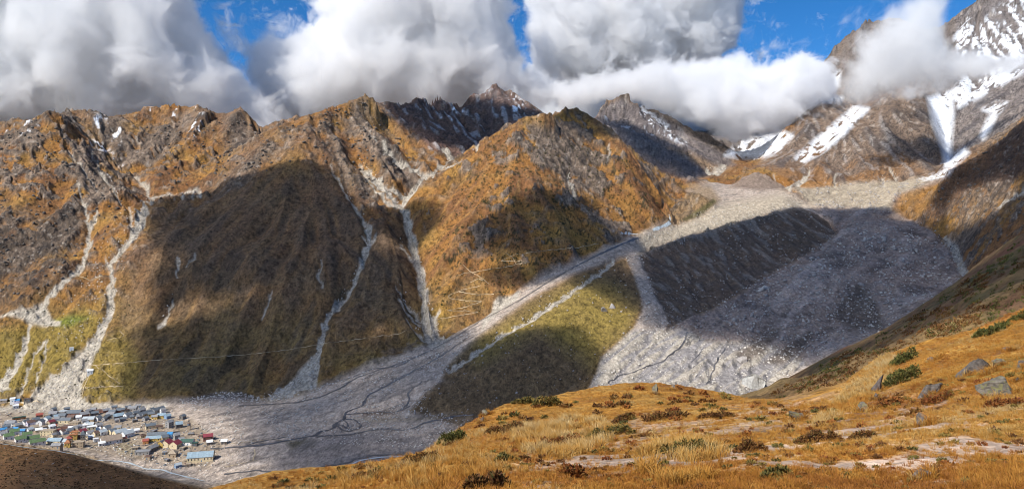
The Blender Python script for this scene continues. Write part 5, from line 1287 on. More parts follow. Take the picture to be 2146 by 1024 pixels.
    (368, 936, 17, 11, 4.6, 68, 'gable', 'maroon', 'cream', 1, 'right wing of the big maroon-roofed house'),
    (338, 935, 10, 8, 4.8, 70, 'gable', 'slate', 'yellow', 1, 'yellow gabled cottage left of the maroon-roofed house'),
    (393, 930, 23, 9, 3.8, -12, 'gable', 'darkgreen', 'white', 1, 'dark green roofed bungalow right of the maroon roofs'),
    (300, 950, 25, 11, 3.4, -4, 'flat', 'grey', 'grey', 1, 'roofless grey concrete shell near the river'),
    (320, 943, 19, 8, 4.2, 58, 'gable', 'grey', 'stone', 1, 'grey roof leaning behind the concrete shell'),
    (362, 955, 15, 10, 4.0, -6, 'hip', 'tan', 'tan', 1, 'half-buried tan ruin below the maroon roofs'),
    (421, 963, 46, 15, 5.0, 0, 'gable', 'steel', 'cream', 1, 'biggest steel-blue roofed lodge, lowest right of the village'),
    (436, 921, 17, 9, 5.0, 10, 'gable', 'maroon', 'brown', 1, 'maroon-roofed house alone on the gravel right of the village'),
    (439, 930, 10, 7, 3.2, 15, 'gable', 'white', 'stone', 1, 'white-roofed hut below the lone maroon-roofed house'),
    (470, 928, 11, 7, 3.0, 0, 'gable', 'white', 'stone', 1, 'white-roofed hut farthest right on the gravel'),
    (373, 978, 11, 6, 3.0, 30, 'gable', 'pale', 'blue', 1, 'pale blue shed beside the river below the big lodge'),
    (27, 840, 8, 6, 4.0, 0, 'gable', 'white', 'white', 1, 'white hut on the terrace above the village, left one'),
    (36, 842, 9, 6, 3.4, 0, 'gable', 'blue', 'lilac', 1, 'blue-roofed hut on the terrace above the village'),
    (58, 839, 11, 6, 3.4, 0, 'flat', 'brown', 'stone', 1, 'dark stone hut at the right end of the upper terrace'),
    (8, 842, 11, 6, 3.2, 0, 'gable', 'grey', 'tan', 1, 'grey-roofed hut at the left end of the upper terrace'),
    (33, 854, 9, 6, 3.8, 20, 'gable', 'white', 'white', 1, 'white hut standing in boulders below the upper terrace'),
    (189, 781, 10, 8, 4.0, 10, 'gable', 'white', 'white', 1, 'white hut alone on the green slope by the path'),
    (150, 733, 7, 6, 4.0, 10, 'flat', 'white', 'white', 1, 'tiny white hut beside the debris gully high on the slope'),
    (14, 897, 12, 7, 3.4, 15, 'gable', 'slate', 'grey', 1, 'slate hut behind the leftmost bright blue shed'),
    (38, 896, 12, 8, 4.4, 30, 'gable', 'grey', 'tan', 1, 'grey-roofed house right of the white two-storey house'),
    (72, 900, 13, 8, 4.0, 25, 'gable', 'tan', 'tan', 1, 'tan roof standing left of the small cream house'),
    (75, 884, 11, 8, 4.2, 40, 'gable', 'slate', 'grey', 1, 'slate roof squeezed behind the lilac-walled house'),
    (93, 898, 10, 7, 3.6, 10, 'flat', 'tan', 'stone', 1, 'low ruined wall block behind the tan guest house'),
    (107, 889, 11, 7, 4.2, 50, 'gable', 'maroon', 'tan', 1, 'maroon roof between the steel-blue house and the lilac tower house'),
    (146, 906, 11, 7, 3.8, 30, 'gable', 'slate', 'white', 1, 'slate roof squeezed above the cream orange-terraced house'),
    (149, 878, 12, 7, 3.8, -10, 'gable', 'brown', 'stone', 1, 'brown roof directly in front of the large slate barracks'),
    (145, 866, 10, 6, 3.2, 0, 'flat', 'grey', 'stone', 1, 'roofless grey box beside the pale flat-roofed building'),
    (120, 876, 11, 7, 3.6, 20, 'gable', 'steel', 'grey', 1, 'steel-blue roof behind the narrow lilac tower house'),
    (99, 873, 11, 7, 3.4, -12, 'flat', 'tan', 'tan', 1, 'tan ruin right of the small red-roofed hut'),
    (198, 869, 13, 7, 3.4, 20, 'gable', 'slate', 'stone', 1, 'slate roof left of the dark brown roofless ruin'),
    (190, 893, 12, 7, 3.4, -10, 'gable', 'pale', 'tan', 1, 'pale low roof on the upper side of the main street'),
    (207, 894, 10, 7, 3.4, 35, 'gable', 'grey', 'white', 1, 'grey roof behind the pale white house near the barn'),
    (203, 912, 11, 7, 4.0, 40, 'gable', 'brown', 'cream', 1, 'brown roof left of the pale white house near the barn'),
    (236, 908, 12, 8, 4.2, 42, 'gable', 'slate', 'cream', 1, 'slate roof wedged between the barn and the large pale-blue roof'),
    (222, 863, 12, 7, 3.2, 30, 'gable', 'grey', 'brown', 1, 'grey roof right of the dark brown roofless ruin'),
    (262, 862, 12, 7, 3.2, 10, 'flat', 'stone' if False else 'brown', 'stone', 1, 'low brown ruin at the back of the damaged upper quarter'),
    (284, 869, 12, 7, 3.8, 48, 'gable', 'slate', 'grey', 1, 'slate roof just left of the longest diagonal hall front'),
    (236, 866, 12, 7, 3.4, -14, 'gable', 'slate', 'grey', 1, 'slate roof between two grey roofs in the upper quarter'),
    (283, 883, 9, 6, 2.8, 20, 'flat', 'grey', 'stone', 1, 'small stone box on the bare square below the diagonal halls'),
    (334, 897, 13, 7, 3.2, 10, 'flat', 'brown', 'tan', 1, 'brown ruin right of the lone slate house'),
    (345, 921, 12, 8, 4.0, 30, 'gable', 'slate', 'cream', 1, 'slate roof tucked behind the left maroon wing'),
    (380, 925, 10, 7, 3.4, 10, 'gable', 'grey', 'tan', 1, 'grey hut touching the dark green bungalow'),
    (408, 932, 10, 6, 3.0, 0, 'flat', 'darkgreen', 'stone', 1, 'small dark green flat roof right of the green bungalow'),
    (306, 928, 10, 7, 3.6, 0, 'gable', 'red', 'orange', 1, 'orange hut at the left end of the steel-blue roof'),
    (286, 905, 9, 6, 3.2, 20, 'gable', 'white', 'white', 1, 'small white hut right of the right-hand pale roof'),
]
for u_, r_, w_, dp_, h_, y_, rf_, rc_, wc_, st_, lb_ in HOUSES:
    house(u_, r_, w_, dp_, h_, y_, rf_, rc_, wc_, lb_, storeys=st_)
rr = np.random.RandomState(5)
_said = set()
def beside(u, row, what):
    """a description by the nearest house that can be named in few words"""
    near_by = sorted((math.hypot(h[0] - u, (h[1] - row) * 1.6), h) for h in HOUSES if len(h[10].split()) <= 10)
    for _, h in near_by:
        du, dr = u - h[0], row - h[1]
        side = ('right of' if du > 0 else 'left of') if abs(du) > 1.6 * abs(dr) else ('in front of' if dr > 0 else 'behind')
        t = '%s %s the %s' % (what, side, h[10])
        if t not in _said and len(t.split()) <= 16:
            _said.add(t); return t
for pts, kinds, lab, grp in (
    ([(112, 860), (140, 860), (185, 863), (240, 856), (268, 856), (290, 853), (318, 860), (167, 874), (178, 884), (219, 880), (225, 876), (245, 884), (258, 881), (277, 876), (292, 876), (305, 880), (318, 866), (196, 860)], [('gable', 'slate', 'grey'), ('gable', 'slate', 'stone'), ('gable', 'grey', 'grey')], 'small slate hut', 'small slate huts in the back rows'),
    ([(92, 905), (112, 915), (150, 900), (181, 890), (183, 917), (205, 903), (240, 918), (248, 898), (272, 906), (62, 903), (45, 915), (108, 897)], [('gable', 'pale', 'white'), ('gable', 'grey', 'cream'), ('gable', 'white', 'white')], 'small pale-walled hut', 'small pale huts in the village centre'),
    ([(322, 905), (340, 908), (368, 905), (400, 910), (420, 915), (385, 940), (345, 950), (310, 960), (395, 975), (350, 965), (300, 915), (284, 940)], [('flat', 'grey', 'stone'), ('flat', 'brown', 'tan'), ('flat', 'tan', 'stone')], 'small roofless stone shell', 'ruined stone shells on the gravel')):
    for i, (u_, r_) in enumerate(pts):
        k_ = kinds[i % 3]
        house(u_, r_, rr.uniform(7, 11), rr.uniform(5, 7), rr.uniform(2.6, 3.6) if k_[0] == 'gable' else rr.uniform(1.6, 2.6), rr.uniform(-20, 60), *k_, beside(u_, r_, lab), group=grp)
# yellow tower with orange roof
def tower(u, row, side, hgt, wall, roof, top, label, name, cat):
    g = ground_at(u, row)
    e = bpy.data.objects.new(name, None); col.objects.link(e); e.location = g; e.rotation_euler = (0, 0, 0.35)
    tag(e, label, cat)
    bm = bmesh.new(); s = side / 2
    bm_box(bm, -s, s, -s, s, -5, hgt)
    bm_object('wall', bm, wall, e)
    bm = bmesh.new()
    prof = [(s + 0.5, hgt + 0.01), (s + 0.5, hgt + 0.35), (s * 0.92, hgt + top * 0.45), (s * 0.6, hgt + top * 0.8), (0.35, hgt + top), (0.3, hgt + top + 1.6)]
    rings = [[bm.verts.new((a * k, b * k, z)) for a, b in ((-1, -1), (1, -1), (1, 1), (-1, 1))] for k, z in prof]
    for a, b in zip(rings[:-1], rings[1:]):
        for i in range(4): bm.faces.new((a[i], a[(i + 1) % 4], b[(i + 1) % 4], b[i]))
    bm.faces.new(rings[-1]); bm.faces.new(rings[0][::-1])
    bm_object('roof', bm, roof, e)
    child('door', shared_box('door', 1.3, 0.16, 2.3, M_door), e, (0, -s - 0.02, 0.02))
    for z in (hgt * 0.55,):
        child('window', shared_box('window', 1.2, 0.14, 1.5, M_pane), e, (-s * 0.5, -s - 0.02, z)); child('window', shared_box('window', 1.2, 0.14, 1.5, M_pane), e, (s * 0.5, -s - 0.02, z))
    return e
tower(142, 936, 7.0, 6.5, WALL['yellow'], ROOF['orange'], 4.2, 'bright yellow tower with an orange roof by the courtyard', 'tower', 'tower')
tower(174, 922, 5.5, 9.0, WALL['stone'], ROOF['slate'], 6.5, 'dark stone temple tower with tapering top in the village centre', 'temple', 'temple')
# water tower on legs
g = ground_at(396, 900)
wt = bpy.data.objects.new('water_tower', None); col.objects.link(wt); wt.location = g
tag(wt, 'dark water tank on tall tan legs at the right of the village', 'water tower')
bm = bmesh.new(); bmesh.ops.create_cone(bm, cap_ends=True, segments=14, radius1=2.6, radius2=2.6, depth=3.4, matrix=Matrix.Translation((0, 0, 9.2))); bm_object('tank', bm, ROOF['slate'], wt)
bm = bmesh.new(); bmesh.ops.create_cone(bm, cap_ends=True, segments=14, radius1=2.9, radius2=0.3, depth=1.3, matrix=Matrix.Translation((0, 0, 11.6))); bm_object('roof', bm, ROOF['brown'], wt)
for sx, sy in ((-1, -1), (1, -1), (1, 1), (-1, 1)):
    child('leg', shared_box('leg', 0.5, 0.5, 11.6, WALL['tan']), wt, (sx * 1.9, sy * 1.9, -4.2))
for z in (2.0, 5.0):
    for k in range(4):
        child('brace', shared_box('brace', 4.2, 0.25, 0.3, WALL['tan']), wt, ((0, 2.05, 0, -2.05)[k], (-2.05, 0, 2.05, 0)[k], z), (0, math.pi / 2, 0, math.pi / 2)[k])
# broken walls and roof sheets lying about (too many to count)
def rubble(name, n, outline, mat, seed, size):
    r = np.random.RandomState(seed); p = np.array(outline, float); V = []; F = []; k = 0
    box = np.array([(x, y, z) for z in (-0.5, 0.5) for x, y in ((-0.5, -0.5), (0.5, -0.5), (0.5, 0.5), (-0.5, 0.5))])
    fb = np.array([(0, 3, 2, 1), (4, 5, 6, 7), (0, 1, 5, 4), (1, 2, 6, 5), (2, 3, 7, 6), (3, 0, 4, 7)])
    while k < n:
        u = r.uniform(p[:, 0].min(), p[:, 0].max()); row = r.uniform(p[:, 1].min(), p[:, 1].max())
        if not in_poly(p, np.array([u]), np.array([row]))[0][0]: continue
        g = ground_at(u, row); a = r.rand() * 3.14
        q = box * np.array([r.uniform(1.2, 5) , r.uniform(0.5, 2.2), r.uniform(0.6, 2.6)]) * size
        q[4:, :2] += r.randn(2) * 0.4
        q = np.stack([q[:, 0] * math.cos(a) - q[:, 1] * math.sin(a), q[:, 0] * math.sin(a) + q[:, 1] * math.cos(a), q[:, 2]], -1)
        V.append(q + np.array(g[:])); F.append(fb + 8 * k); k += 1
    me = mesh_from_arrays(name, np.concatenate(V), np.concatenate(F)); me.materials.append(mat)
    o = bpy.data.objects.new(name, me); col.objects.link(o); o['kind'] = 'stuff'
TOWN = [(0, 866), (120, 860), (200, 856), (340, 852), (400, 880), (460, 910), (480, 935), (440, 975), (360, 985), (260, 945), (150, 935), (0, 915)]
rubble('rubble', 260, TOWN, WALL['stone'], 1, 1.0)
rubble('rubble', 200, TOWN, WALL['tan'], 2, 1.0)
rubble('rubble', 150, TOWN, ROOF['slate'], 3, 1.1)
rubble('rubble', 70, TOWN, ROOF['brown'], 4, 1.1)
rubble('rubble', 60, TOWN, WALL['white'], 5, 0.8)
# ------------------------------------------------------------------ near hill: rocks, shrubs, grass
M_rockA = rock_material('lichen rock', (0.215, 0.185, 0.145), 2.0, 0.30, (0.20, 0.185, 0.085))
M_rockB = rock_material('grey rock', (0.195, 0.165, 0.142), 2.0, 0.28)
M_rockD = rock_material('dark rock', (0.16, 0.13, 0.115), 2.0, 0.35)
M_ice = rock_material('dirty white rock', (0.50, 0.485, 0.45), 0.12, 0.5)
FEET = []
def boulder(u, row, wpx, hpx, seed, mat, label, sh, cat='rock', name='rock', rough=0.4, deep=0.8, rz=0.0, group=None, sink=0.36):
    """a single rock; u, row: foot of it, wpx x hpx: its size on the survey sheet"""
    g = ground_at(u, row, sh)
    r = np.random.RandomState(seed)
    v, f = ico_arrays(4)
    q = v.copy()
    for _ in range(12):
        n = r.randn(3); n /= np.linalg.norm(n); lim = r.uniform(0.24, 0.62)
        q -= np.maximum(q @ n - lim, 0)[:, None] * n
    q *= (1 + rough * 0.6 * fbm(v[:, 0] + seed, v[:, 1], v[:, 2], 0.9, 2) + rough * 0.28 * fbm(v[:, 0] + seed, v[:, 1], v[:, 2] * 1.4, 0.32, 4, 0.6, ridged=True))[:, None]
    k = g.y / FOC
    ext = q.max(0) - q.min(0); q = (q - q.min(0)) / ext - np.array([0.5, 0.5, 0.0])
    H = hpx * k / (1 - sink)
    q = q * np.array([wpx * k, wpx * k * deep, H])
    q[:, 2] -= H * sink
    me = mesh_from_arrays(name, q, f); me.materials.append(mat)
    me.polygons.foreach_set('use_smooth', np.zeros(len(me.polygons), bool))
    o = bpy.data.objects.new(name, me); col.objects.link(o)
    o.location = g; o.rotation_euler = (0, 0, rz)
    if sh is near: FEET.append((g.x, g.y, wpx * k))
    return tag(o, label, cat, group)
for a in [
    (1664, 880, 42, 22, 1, M_rockA, 'greenish flat-backed rock standing alone on the crest of the golden hill'),
    (1812, 863, 36, 20, 2, M_rockA, 'pale pointed rock left of the dark-sided one, at the end of the grass crest'),
    (1941, 890, 36, 25, 3, M_rockB, 'brown rock with a dark left side on pale bare soil'),
    (2040, 782, 58, 36, 4, M_rockB, 'fissured grey outcrop in the upper part of the grass slope'),
    (2097, 828, 72, 38, 5, M_rockA, 'largest boulder, broad and grey, sitting in rust-red plants'),
    (1932, 1004, 44, 22, 6, M_rockB, 'low flat rock half buried in the nearest grass'),
    (2090, 766, 26, 15, 7, M_rockA, 'small yellowish rock right of the fissured outcrop'),
    (2142, 772, 22, 18, 8, M_rockB, 'small grey rock at the right edge of the slope'),
    (2066, 785, 13, 9, 9, M_rockB, 'pebble-sized stone just below the fissured outcrop'),
    (2082, 778, 12, 9, 10, M_rockB, 'small stone between the fissured outcrop and the yellowish rock'),
    (1373, 826, 15, 24, 11, M_rockA, 'upright pale stone near the top of the round grass knoll'),
    (1411, 817, 12, 11, 12, M_rockB, 'small cone-shaped stone right of the upright stone on the knoll'),
    (1836, 820, 26, 40, 13, M_rockD, 'dark jagged crag on the edge where the grass drops away'),
    (1950, 824, 44, 24, 14, M_rockB, 'grey outcrop below the dark green shrub'),
    (1955, 754, 26, 7, 15, M_rockB, 'flat stone lying in the upper grass left of the fissured outcrop'),
    (2119, 735, 24, 8, 16, M_rockB, 'flat pale stone high on the grass slope near the right edge'),
    (1018, 868, 20, 9, 17, M_rockA, 'pale rock on the left rim of the golden hill'),
    (1010, 884, 20, 12, 18, M_rockB, 'grey rock on the left rim just below the pale one'),
    (1835, 838, 14, 16, 19, M_rockD, 'small dark stone at the foot of the jagged crag'),
    (2132, 800, 18, 12, 20, M_rockB, 'half-hidden stone right of the largest boulder, above it'),
]:
    boulder(*a[:6], a[6], near, deep=0.85, rz=a[4] * 0.7)
boulder(1576, 806, 44, 26, 31, M_ice, 'big dirty white boulder on the gravel in front of the glacier', far, 'boulder', 'boulder')
boulder(1266, 652, 14, 10, 32, M_mid, 'left one of two grey boulders on the olive knob', far, 'boulder', 'boulder')
boulder(1283, 645, 13, 10, 33, M_mid, 'right one of two grey boulders on the olive knob', far, 'boulder', 'boulder')
boulder(1602, 607, 26, 10, 34, M_pale, 'pale slab with a dark underside high on the glacier', far, 'boulder', 'boulder')
boulder(1556, 760, 20, 14, 35, M_mid, 'pale slab standing at the dark patch near the glacier front', far, 'boulder', 'boulder')
# --- shrubs: low mounds of many small leaves over bare twigs
def leaf_material(name, cols):
    m, nt, b = nodes_of(name)
    oi = nt.nodes.new('ShaderNodeAttribute'); oi.attribute_name = 'tone'
    r = nt.nodes.new('ShaderNodeValToRGB'); cr = r.color_ramp
    while len(cr.elements) < len(cols): cr.elements.new(0.5)
    for i, c in enumerate(cols):
        cr.elements[i].position = i / (len(cols) - 1); cr.elements[i].color = (*c, 1)
    nt.links.new(oi.outputs['Fac'], r.inputs['Fac']); nt.links.new(r.outputs[0], b.inputs['Base Color'])
    b.inputs['Roughness'].default_value = 0.7
    return m
M_leafg = leaf_material('green shrub leaves', [(0.040, 0.044, 0.014), (0.085, 0.090, 0.022), (0.15, 0.135, 0.036), (0.21, 0.15, 0.05)])
M_leafb = leaf_material('autumn shrub leaves', [(0.06, 0.028, 0.016), (0.15, 0.065, 0.022), (0.21, 0.10, 0.028), (0.13, 0.11, 0.035)])
M_leafr = leaf_material('rust shrub leaves', [(0.09, 0.028, 0.014), (0.22, 0.07, 0.02), (0.30, 0.12, 0.03), (0.16, 0.11, 0.035)])
M_leafy = leaf_material('olive shrub leaves', [(0.05, 0.05, 0.02), (0.11, 0.10, 0.03), (0.20, 0.14, 0.035), (0.26, 0.15, 0.04)])
M_twig = plain('twigs', (0.12, 0.085, 0.06), 0.9, 0.2, 3.0)
def blades(base, dirs, length, width, bend, r):
    """pointed two-piece blades: base (n,3), dirs (n,3)"""
    n = len(base)
    side = np.cross(dirs, r.randn(n, 3)); side /= np.linalg.norm(side, axis=1, keepdims=True) + 1e-9
    mid = base + dirs * (length * 0.55)[:, None]
    tip = base + dirs * length[:, None] + bend
    w = width[:, None]
    V = np.stack([base - side * w * 0.5, base + side * w * 0.5, mid + side * w * 0.42, mid - side * w * 0.42, tip], 1).reshape(-1, 3)
    k = np.arange(n)[:, None] * 5
    F = np.concatenate([k + np.array([[0, 1, 2]]), k + np.array([[0, 2, 3]]), k + np.array([[3, 2, 4]])])
    return V, F
def toned(me, tone, per):
    at = me.attributes.new('tone', 'FLOAT', 'POINT'); at.data.foreach_set('value', np.repeat(tone, per).astype(np.float32))
def shrub(u, row, wpx, hpx, deep, mat, seed, label, n=900, cat='shrub', name='shrub', group=None):
    g = ground_at(u, row, near); k = g.y / FOC
    r = np.random.RandomState(seed)
    W = wpx * k; H = hpx * k * 1.15; Dp = W * deep
    e = bpy.data.objects.new(name, None); col.objects.link(e); e.location = g
    tag(e, label, cat, group)
    nc = max(5, int(wpx / 7))
    cx_ = (r.rand(nc) - 0.5) * W * 0.9; cy_ = (r.rand(nc) - 0.5) * Dp * 0.9; cr_ = r.uniform(0.5, 1.0, nc)
    which = r.randint(nc, size=n)
    ang = r.rand(n) * 6.283; rad = np.sqrt(r.rand(n)) * W / nc * 1.7
    x = cx_[which] + np.cos(ang) * rad; y = cy_[which] + np.sin(ang) * rad * max(0.5, deep)
    top = H * cr_[which] * np.clip(1 - (rad / (W / nc * 1.9)) ** 2, 0.1, 1) * np.clip(1.15 - (2 * np.abs(x) / W) ** 2 * 0.6, 0.3, 1)
    gz = ground_z(g.x + x, g.y + y, near) - g.z
    z = gz + top * (0.25 + 0.75 * np.sqrt(r.rand(n)))
    d = np.stack([np.cos(ang) * 0.7 + 0.4 * r.randn(n), np.sin(ang) * 0.7 + 0.4 * r.randn(n), 0.5 + 0.7 * r.rand(n)], -1); d /= np.linalg.norm(d, axis=1, keepdims=True)
    ln = r.uniform(0.75, 1.5, n) * max(0.075, 4.2 * k)
    V, F = blades(np.stack([x, y, z], -1), d, ln, ln * 0.42, np.zeros((n, 3)), r)
    me = mesh_from_arrays('foliage', V, F); me.materials.append(mat)
    toned(me, np.clip(0.45 + 0.3 * r.randn(n) + 0.4 * (cr_[which] - 0.75), 0, 1), 5)
    o = bpy.data.objects.new('foliage', me); col.objects.link(o); o.parent = e
    m_ = max(30, n // 12); ww = r.randint(nc, size=m_)
    bx = cx_[ww]; by = cy_[ww]; bz = ground_z(g.x + bx, g.y + by, near) - g.z - 0.03
    tgt = r.randint(n, size=m_)
    tp = np.stack([x, y, z], -1)[tgt]; bs = np.stack([bx, by, bz], -1)
    near_t = np.argsort(np.hypot(x[None] - bx[:, None], y[None] - by[:, None]), 1)[:, :6]
    tp = np.stack([x, y, z], -1)[near_t[np.arange(m_), r.randint(6, size=m_)]]
    dd = tp - bs; ll = np.linalg.norm(dd, axis=1); dd /= ll[:, None] + 1e-9
    V, F = blades(bs, dd, ll * 1.1, np.full(m_, max(0.012, 0.7 * k)), np.zeros((m_, 3)), r)
    me = mesh_from_arrays('stem', V, F); me.materials.append(M_twig)
    o = bpy.data.objects.new('stem', me); col.objects.link(o); o.parent = e
    return e
for a in [
    (1898, 757, 46, 24, 0.7, M_leafg, 1, 'bright green shrub on the edge of the slope, above the dark green one', 1500),
    (1895, 798, 92, 32, 0.6, M_leafg, 2, 'wide dark green shrub above the grey outcrop', 2600),
    (2078, 698, 62, 20, 0.6, M_leafg, 3, 'green shrub on the skyline at the top of the right-hand slope', 1600),
    (2132, 672, 34, 16, 0.7, M_leafg, 4, 'green shrub touching the right edge of the photo', 900),
    (945, 925, 56, 26, 0.8, M_leafg, 5, 'fresh green shrub on the left rim above the river bed', 1500),
    (1148, 850, 52, 20, 0.6, M_leafy, 6, 'olive shrub on the rim left of the round knoll', 1300),
    (1100, 845, 44, 13, 0.6, M_leafy, 7, 'yellow-green shrub on the rim next to the olive one', 900),
    (1170, 935, 120, 22, 0.35, M_leafr, 8, 'rust-red shrub patch behind the tall pale grass', 2200),
    (1320, 880, 70, 14, 0.4, M_leafb, 9, 'brown shrub patch on the middle of the round knoll', 1100),
    (1400, 876, 90, 16, 0.35, M_leafb, 10, 'wider brown shrub patch right of the middle of the knoll', 1300),
    (1500, 874, 64, 13, 0.35, M_leafb, 11, 'small brown shrub patch at the right end of the knoll', 900),
    (1275, 915, 90, 22, 0.35, M_leafy, 12, 'olive-brown shrub band below the knoll', 1700),
    (1440, 948, 110, 26, 0.35, M_leafy, 13, 'grey-green shrub band above the tall yellow grass', 2200),
    (1715, 925, 90, 24, 0.4, M_leafb, 14, 'largest brown shrub right of the pale soil', 2200),
    (1575, 945, 56, 26, 0.5, M_leafb, 15, 'rounded brown shrub left of the pale soil', 1500),
    (1810, 918, 60, 16, 0.4, M_leafb, 16, 'long low brown shrub below the pointed rock', 1200),
    (1060, 965, 36, 18, 0.5, M_leafy, 17, 'small olive shrub in the left part of the grass', 800),
    (1060, 905, 76, 18, 0.4, M_leafb, 18, 'brown shrub band along the left shoulder of the hill', 1500),
    (1020, 1022, 90, 36, 0.5, M_leafb, 19, 'dark brown shrub at the bottom edge, left of the grass stems', 1900),
    (1295, 850, 40, 8, 0.5, M_leafb, 20, 'thin brown shrub just under the knoll top', 500),
    (2110, 850, 70, 20, 0.5, M_leafr, 21, 'rust-red plants around the foot of the largest boulder', 1300),
    (1960, 845, 70, 20, 0.5, M_leafr, 22, 'rust-red plants below the grey outcrop', 1300),
    (1860, 850, 50, 16, 0.5, M_leafr, 23, 'rust-red plants under the dark jagged crag', 900),
    (770, 1000, 90, 14, 0.4, M_leafb, 24, 'brown shrub band on the lower left tongue of grass', 1200),
    (880, 968, 90, 22, 0.4, M_leafb, 25, 'dense brown shrub belt on the left flank of the hill', 1700),
    (1200, 1000, 46, 26, 0.5, M_leafr, 26, 'red-brown tuft-like shrub in the middle of the nearest grass', 1000),
    (1620, 1000, 60, 22, 0.5, M_leafy, 27, 'olive shrub among pale soil at the bottom', 1100),
]:
    shrub(*a[:8], n=a[8])
# scrub on the flank behind the hill and scattered low growth in the grass: too many to count
def scrub(name, outline, n, px, mat, seed, dmin, dmax, leaves=26):
    r = np.random.RandomState(seed); p = np.array(outline, float); Vs = []; Fs = []; ts = []; off = 0; k_ = 0; tries = 0
    while k_ < n and tries < n * 12:
        tries += 1
        u = r.uniform(p[:, 0].min(), p[:, 0].max()); row = r.uniform(p[:, 1].min(), p[:, 1].max())
        if not in_poly(p, np.array([u]), np.array([row]))[0][0]: continue
        g = ground_at(u, row, near)
        if not dmin < g.y < dmax: continue
        if perlin(np.array([u / 60.0]), np.array([row / 26.0]), np.array([seed * 1.3]))[0] < r.uniform(-0.2, 0.3): continue
        W = r.uniform(*px) * g.y / FOC
        m = leaves; a = r.rand(m) * 6.283; q = np.sqrt(r.rand(m)) * W * 0.5
        x = np.cos(a) * q; y = np.sin(a) * q
        z = ground_z(g.x + x, g.y + y, near) - g.z + W * 0.42 * r.rand(m) * (1 - (2 * q / W) ** 2 * 0.7)
        d = np.stack([np.cos(a) * 0.6 + 0.4 * r.randn(m), np.sin(a) * 0.6 + 0.4 * r.randn(m), 0.4 + 0.6 * r.rand(m)], -1); d /= np.linalg.norm(d, axis=1, keepdims=True)
        ln = W * r.uniform(0.22, 0.42, m)
        V, F = blades(np.stack([x, y, z], -1) + np.array(g[:]), d, ln, ln * 0.5, np.zeros((m, 3)), r)
        Vs.append(V); Fs.append(F + off); off += len(V); ts.append(np.clip(r.uniform(0.2, 0.75) + 0.15 * r.randn(m), 0, 1)); k_ += 1
    me = mesh_from_arrays(name, np.concatenate(Vs), np.concatenate(Fs)); me.materials.append(mat); toned(me, np.concatenate(ts), 5)
    o = bpy.data.objects.new(name, me); col.objects.link(o); o['kind'] = 'stuff'
FLANK = [(1600, 835), (1760, 745), (1900, 672), (2030, 585), (2146, 500), (2200, 480), (2200, 640), (2040, 690), (1900, 725), (1840, 748), (1740, 832)]
scrub('undergrowth', FLANK, 300, (5, 13), M_leafg, 1, 90, 790, 16)
scrub('undergrowth', FLANK, 520, (5, 14), M_leafb, 2, 90, 790, 16)
HILLTOP = [(560, 1000), (830, 970), (1000, 880), (1260, 815), (1440, 812), (1600, 845), (1740, 850), (2146, 760), (2146, 1024), (560, 1024)]
scrub('undergrowth', HILLTOP, 230, (8, 20), M_leafb, 3, 9, 100, 60)
scrub('undergrowth', HILLTOP, 220, (8, 20), M_leafy, 4, 9, 100, 60)
scrub('undergrowth', HILLTOP, 160, (8, 18), M_leafr, 5, 9, 100, 60)
# --- grass: tufts by the ten thousand
def tuft_mesh(name, seed, n, hgt, spread, width, mats):
    r = np.random.RandomState(seed)
    a = r.rand(n) * 6.283; q = np.sqrt(r.rand(n)) * 0.09
    b = np.stack([np.cos(a) * q, np.sin(a) * q, np.full(n, -0.02)], -1)
    d = np.stack([np.cos(a) * spread * r.rand(n) + 0.12, np.sin(a) * spread * r.rand(n), np.ones(n)], -1); d /= np.linalg.norm(d, axis=1, keepdims=True)
    ln = hgt * r.uniform(0.5, 1.1, n)
    bend = np.stack([np.cos(a) * 0.25 + 0.15, np.sin(a) * 0.25, np.full(n, -0.18)], -1) * ln[:, None]
    V, F = blades(b, d, ln, np.full(n, width), bend, r)
    me = mesh_from_arrays(name, V, F); me.materials.append(mats)
    toned(me, np.clip(0.5 + 0.22 * r.randn(n), 0, 1), 5)
    return bpy.data.objects.new(name, me)
def grass_material(name, cols):
    m, nt, b = nodes_of(name)
    at = nt.nodes.new('ShaderNodeAttribute'); at.attribute_name = 'tone'
    oi = nt.nodes.new('ShaderNodeAttribute'); oi.attribute_type = 'INSTANCER'; oi.attribute_name = 'hue'
    ad = nt.nodes.new('ShaderNodeMath'); ad.operation = 'MULTIPLY_ADD'; ad.inputs[1].default_value = 0.35
    nt.links.new(at.outputs['Fac'], ad.inputs[0]); nt.links.new(oi.outputs['Fac'], ad.inputs[2])
    r = nt.nodes.new('ShaderNodeValToRGB'); cr = r.color_ramp
    while len(cr.elements) < len(cols): cr.elements.new(0.5)
    for i, c in enumerate(cols):
        cr.elements[i].position = i / (len(cols) - 1); cr.elements[i].color = (*c, 1)
    nt.links.new(ad.outputs[0], r.inputs['Fac']); nt.links.new(r.outputs[0], b.inputs['Base Color'])
    b.inputs['Roughness'].default_value = 0.6
    return m
M_grass = grass_material('dry grass', [(0.125, 0.045, 0.016), (0.29, 0.112, 0.021), (0.40, 0.185, 0.031), (0.43, 0.25, 0.065), (0.50, 0.37, 0.18)])
TUFTS = [tuft_mesh('grass_tuft', 1, 26, 0.24, 0.55, 0.011, M_grass), tuft_mesh('grass_tuft', 2, 22, 0.34, 0.40, 0.011, M_grass), tuft_mesh('grass_tuft', 3, 30, 0.16, 0.9, 0.012, M_grass)]
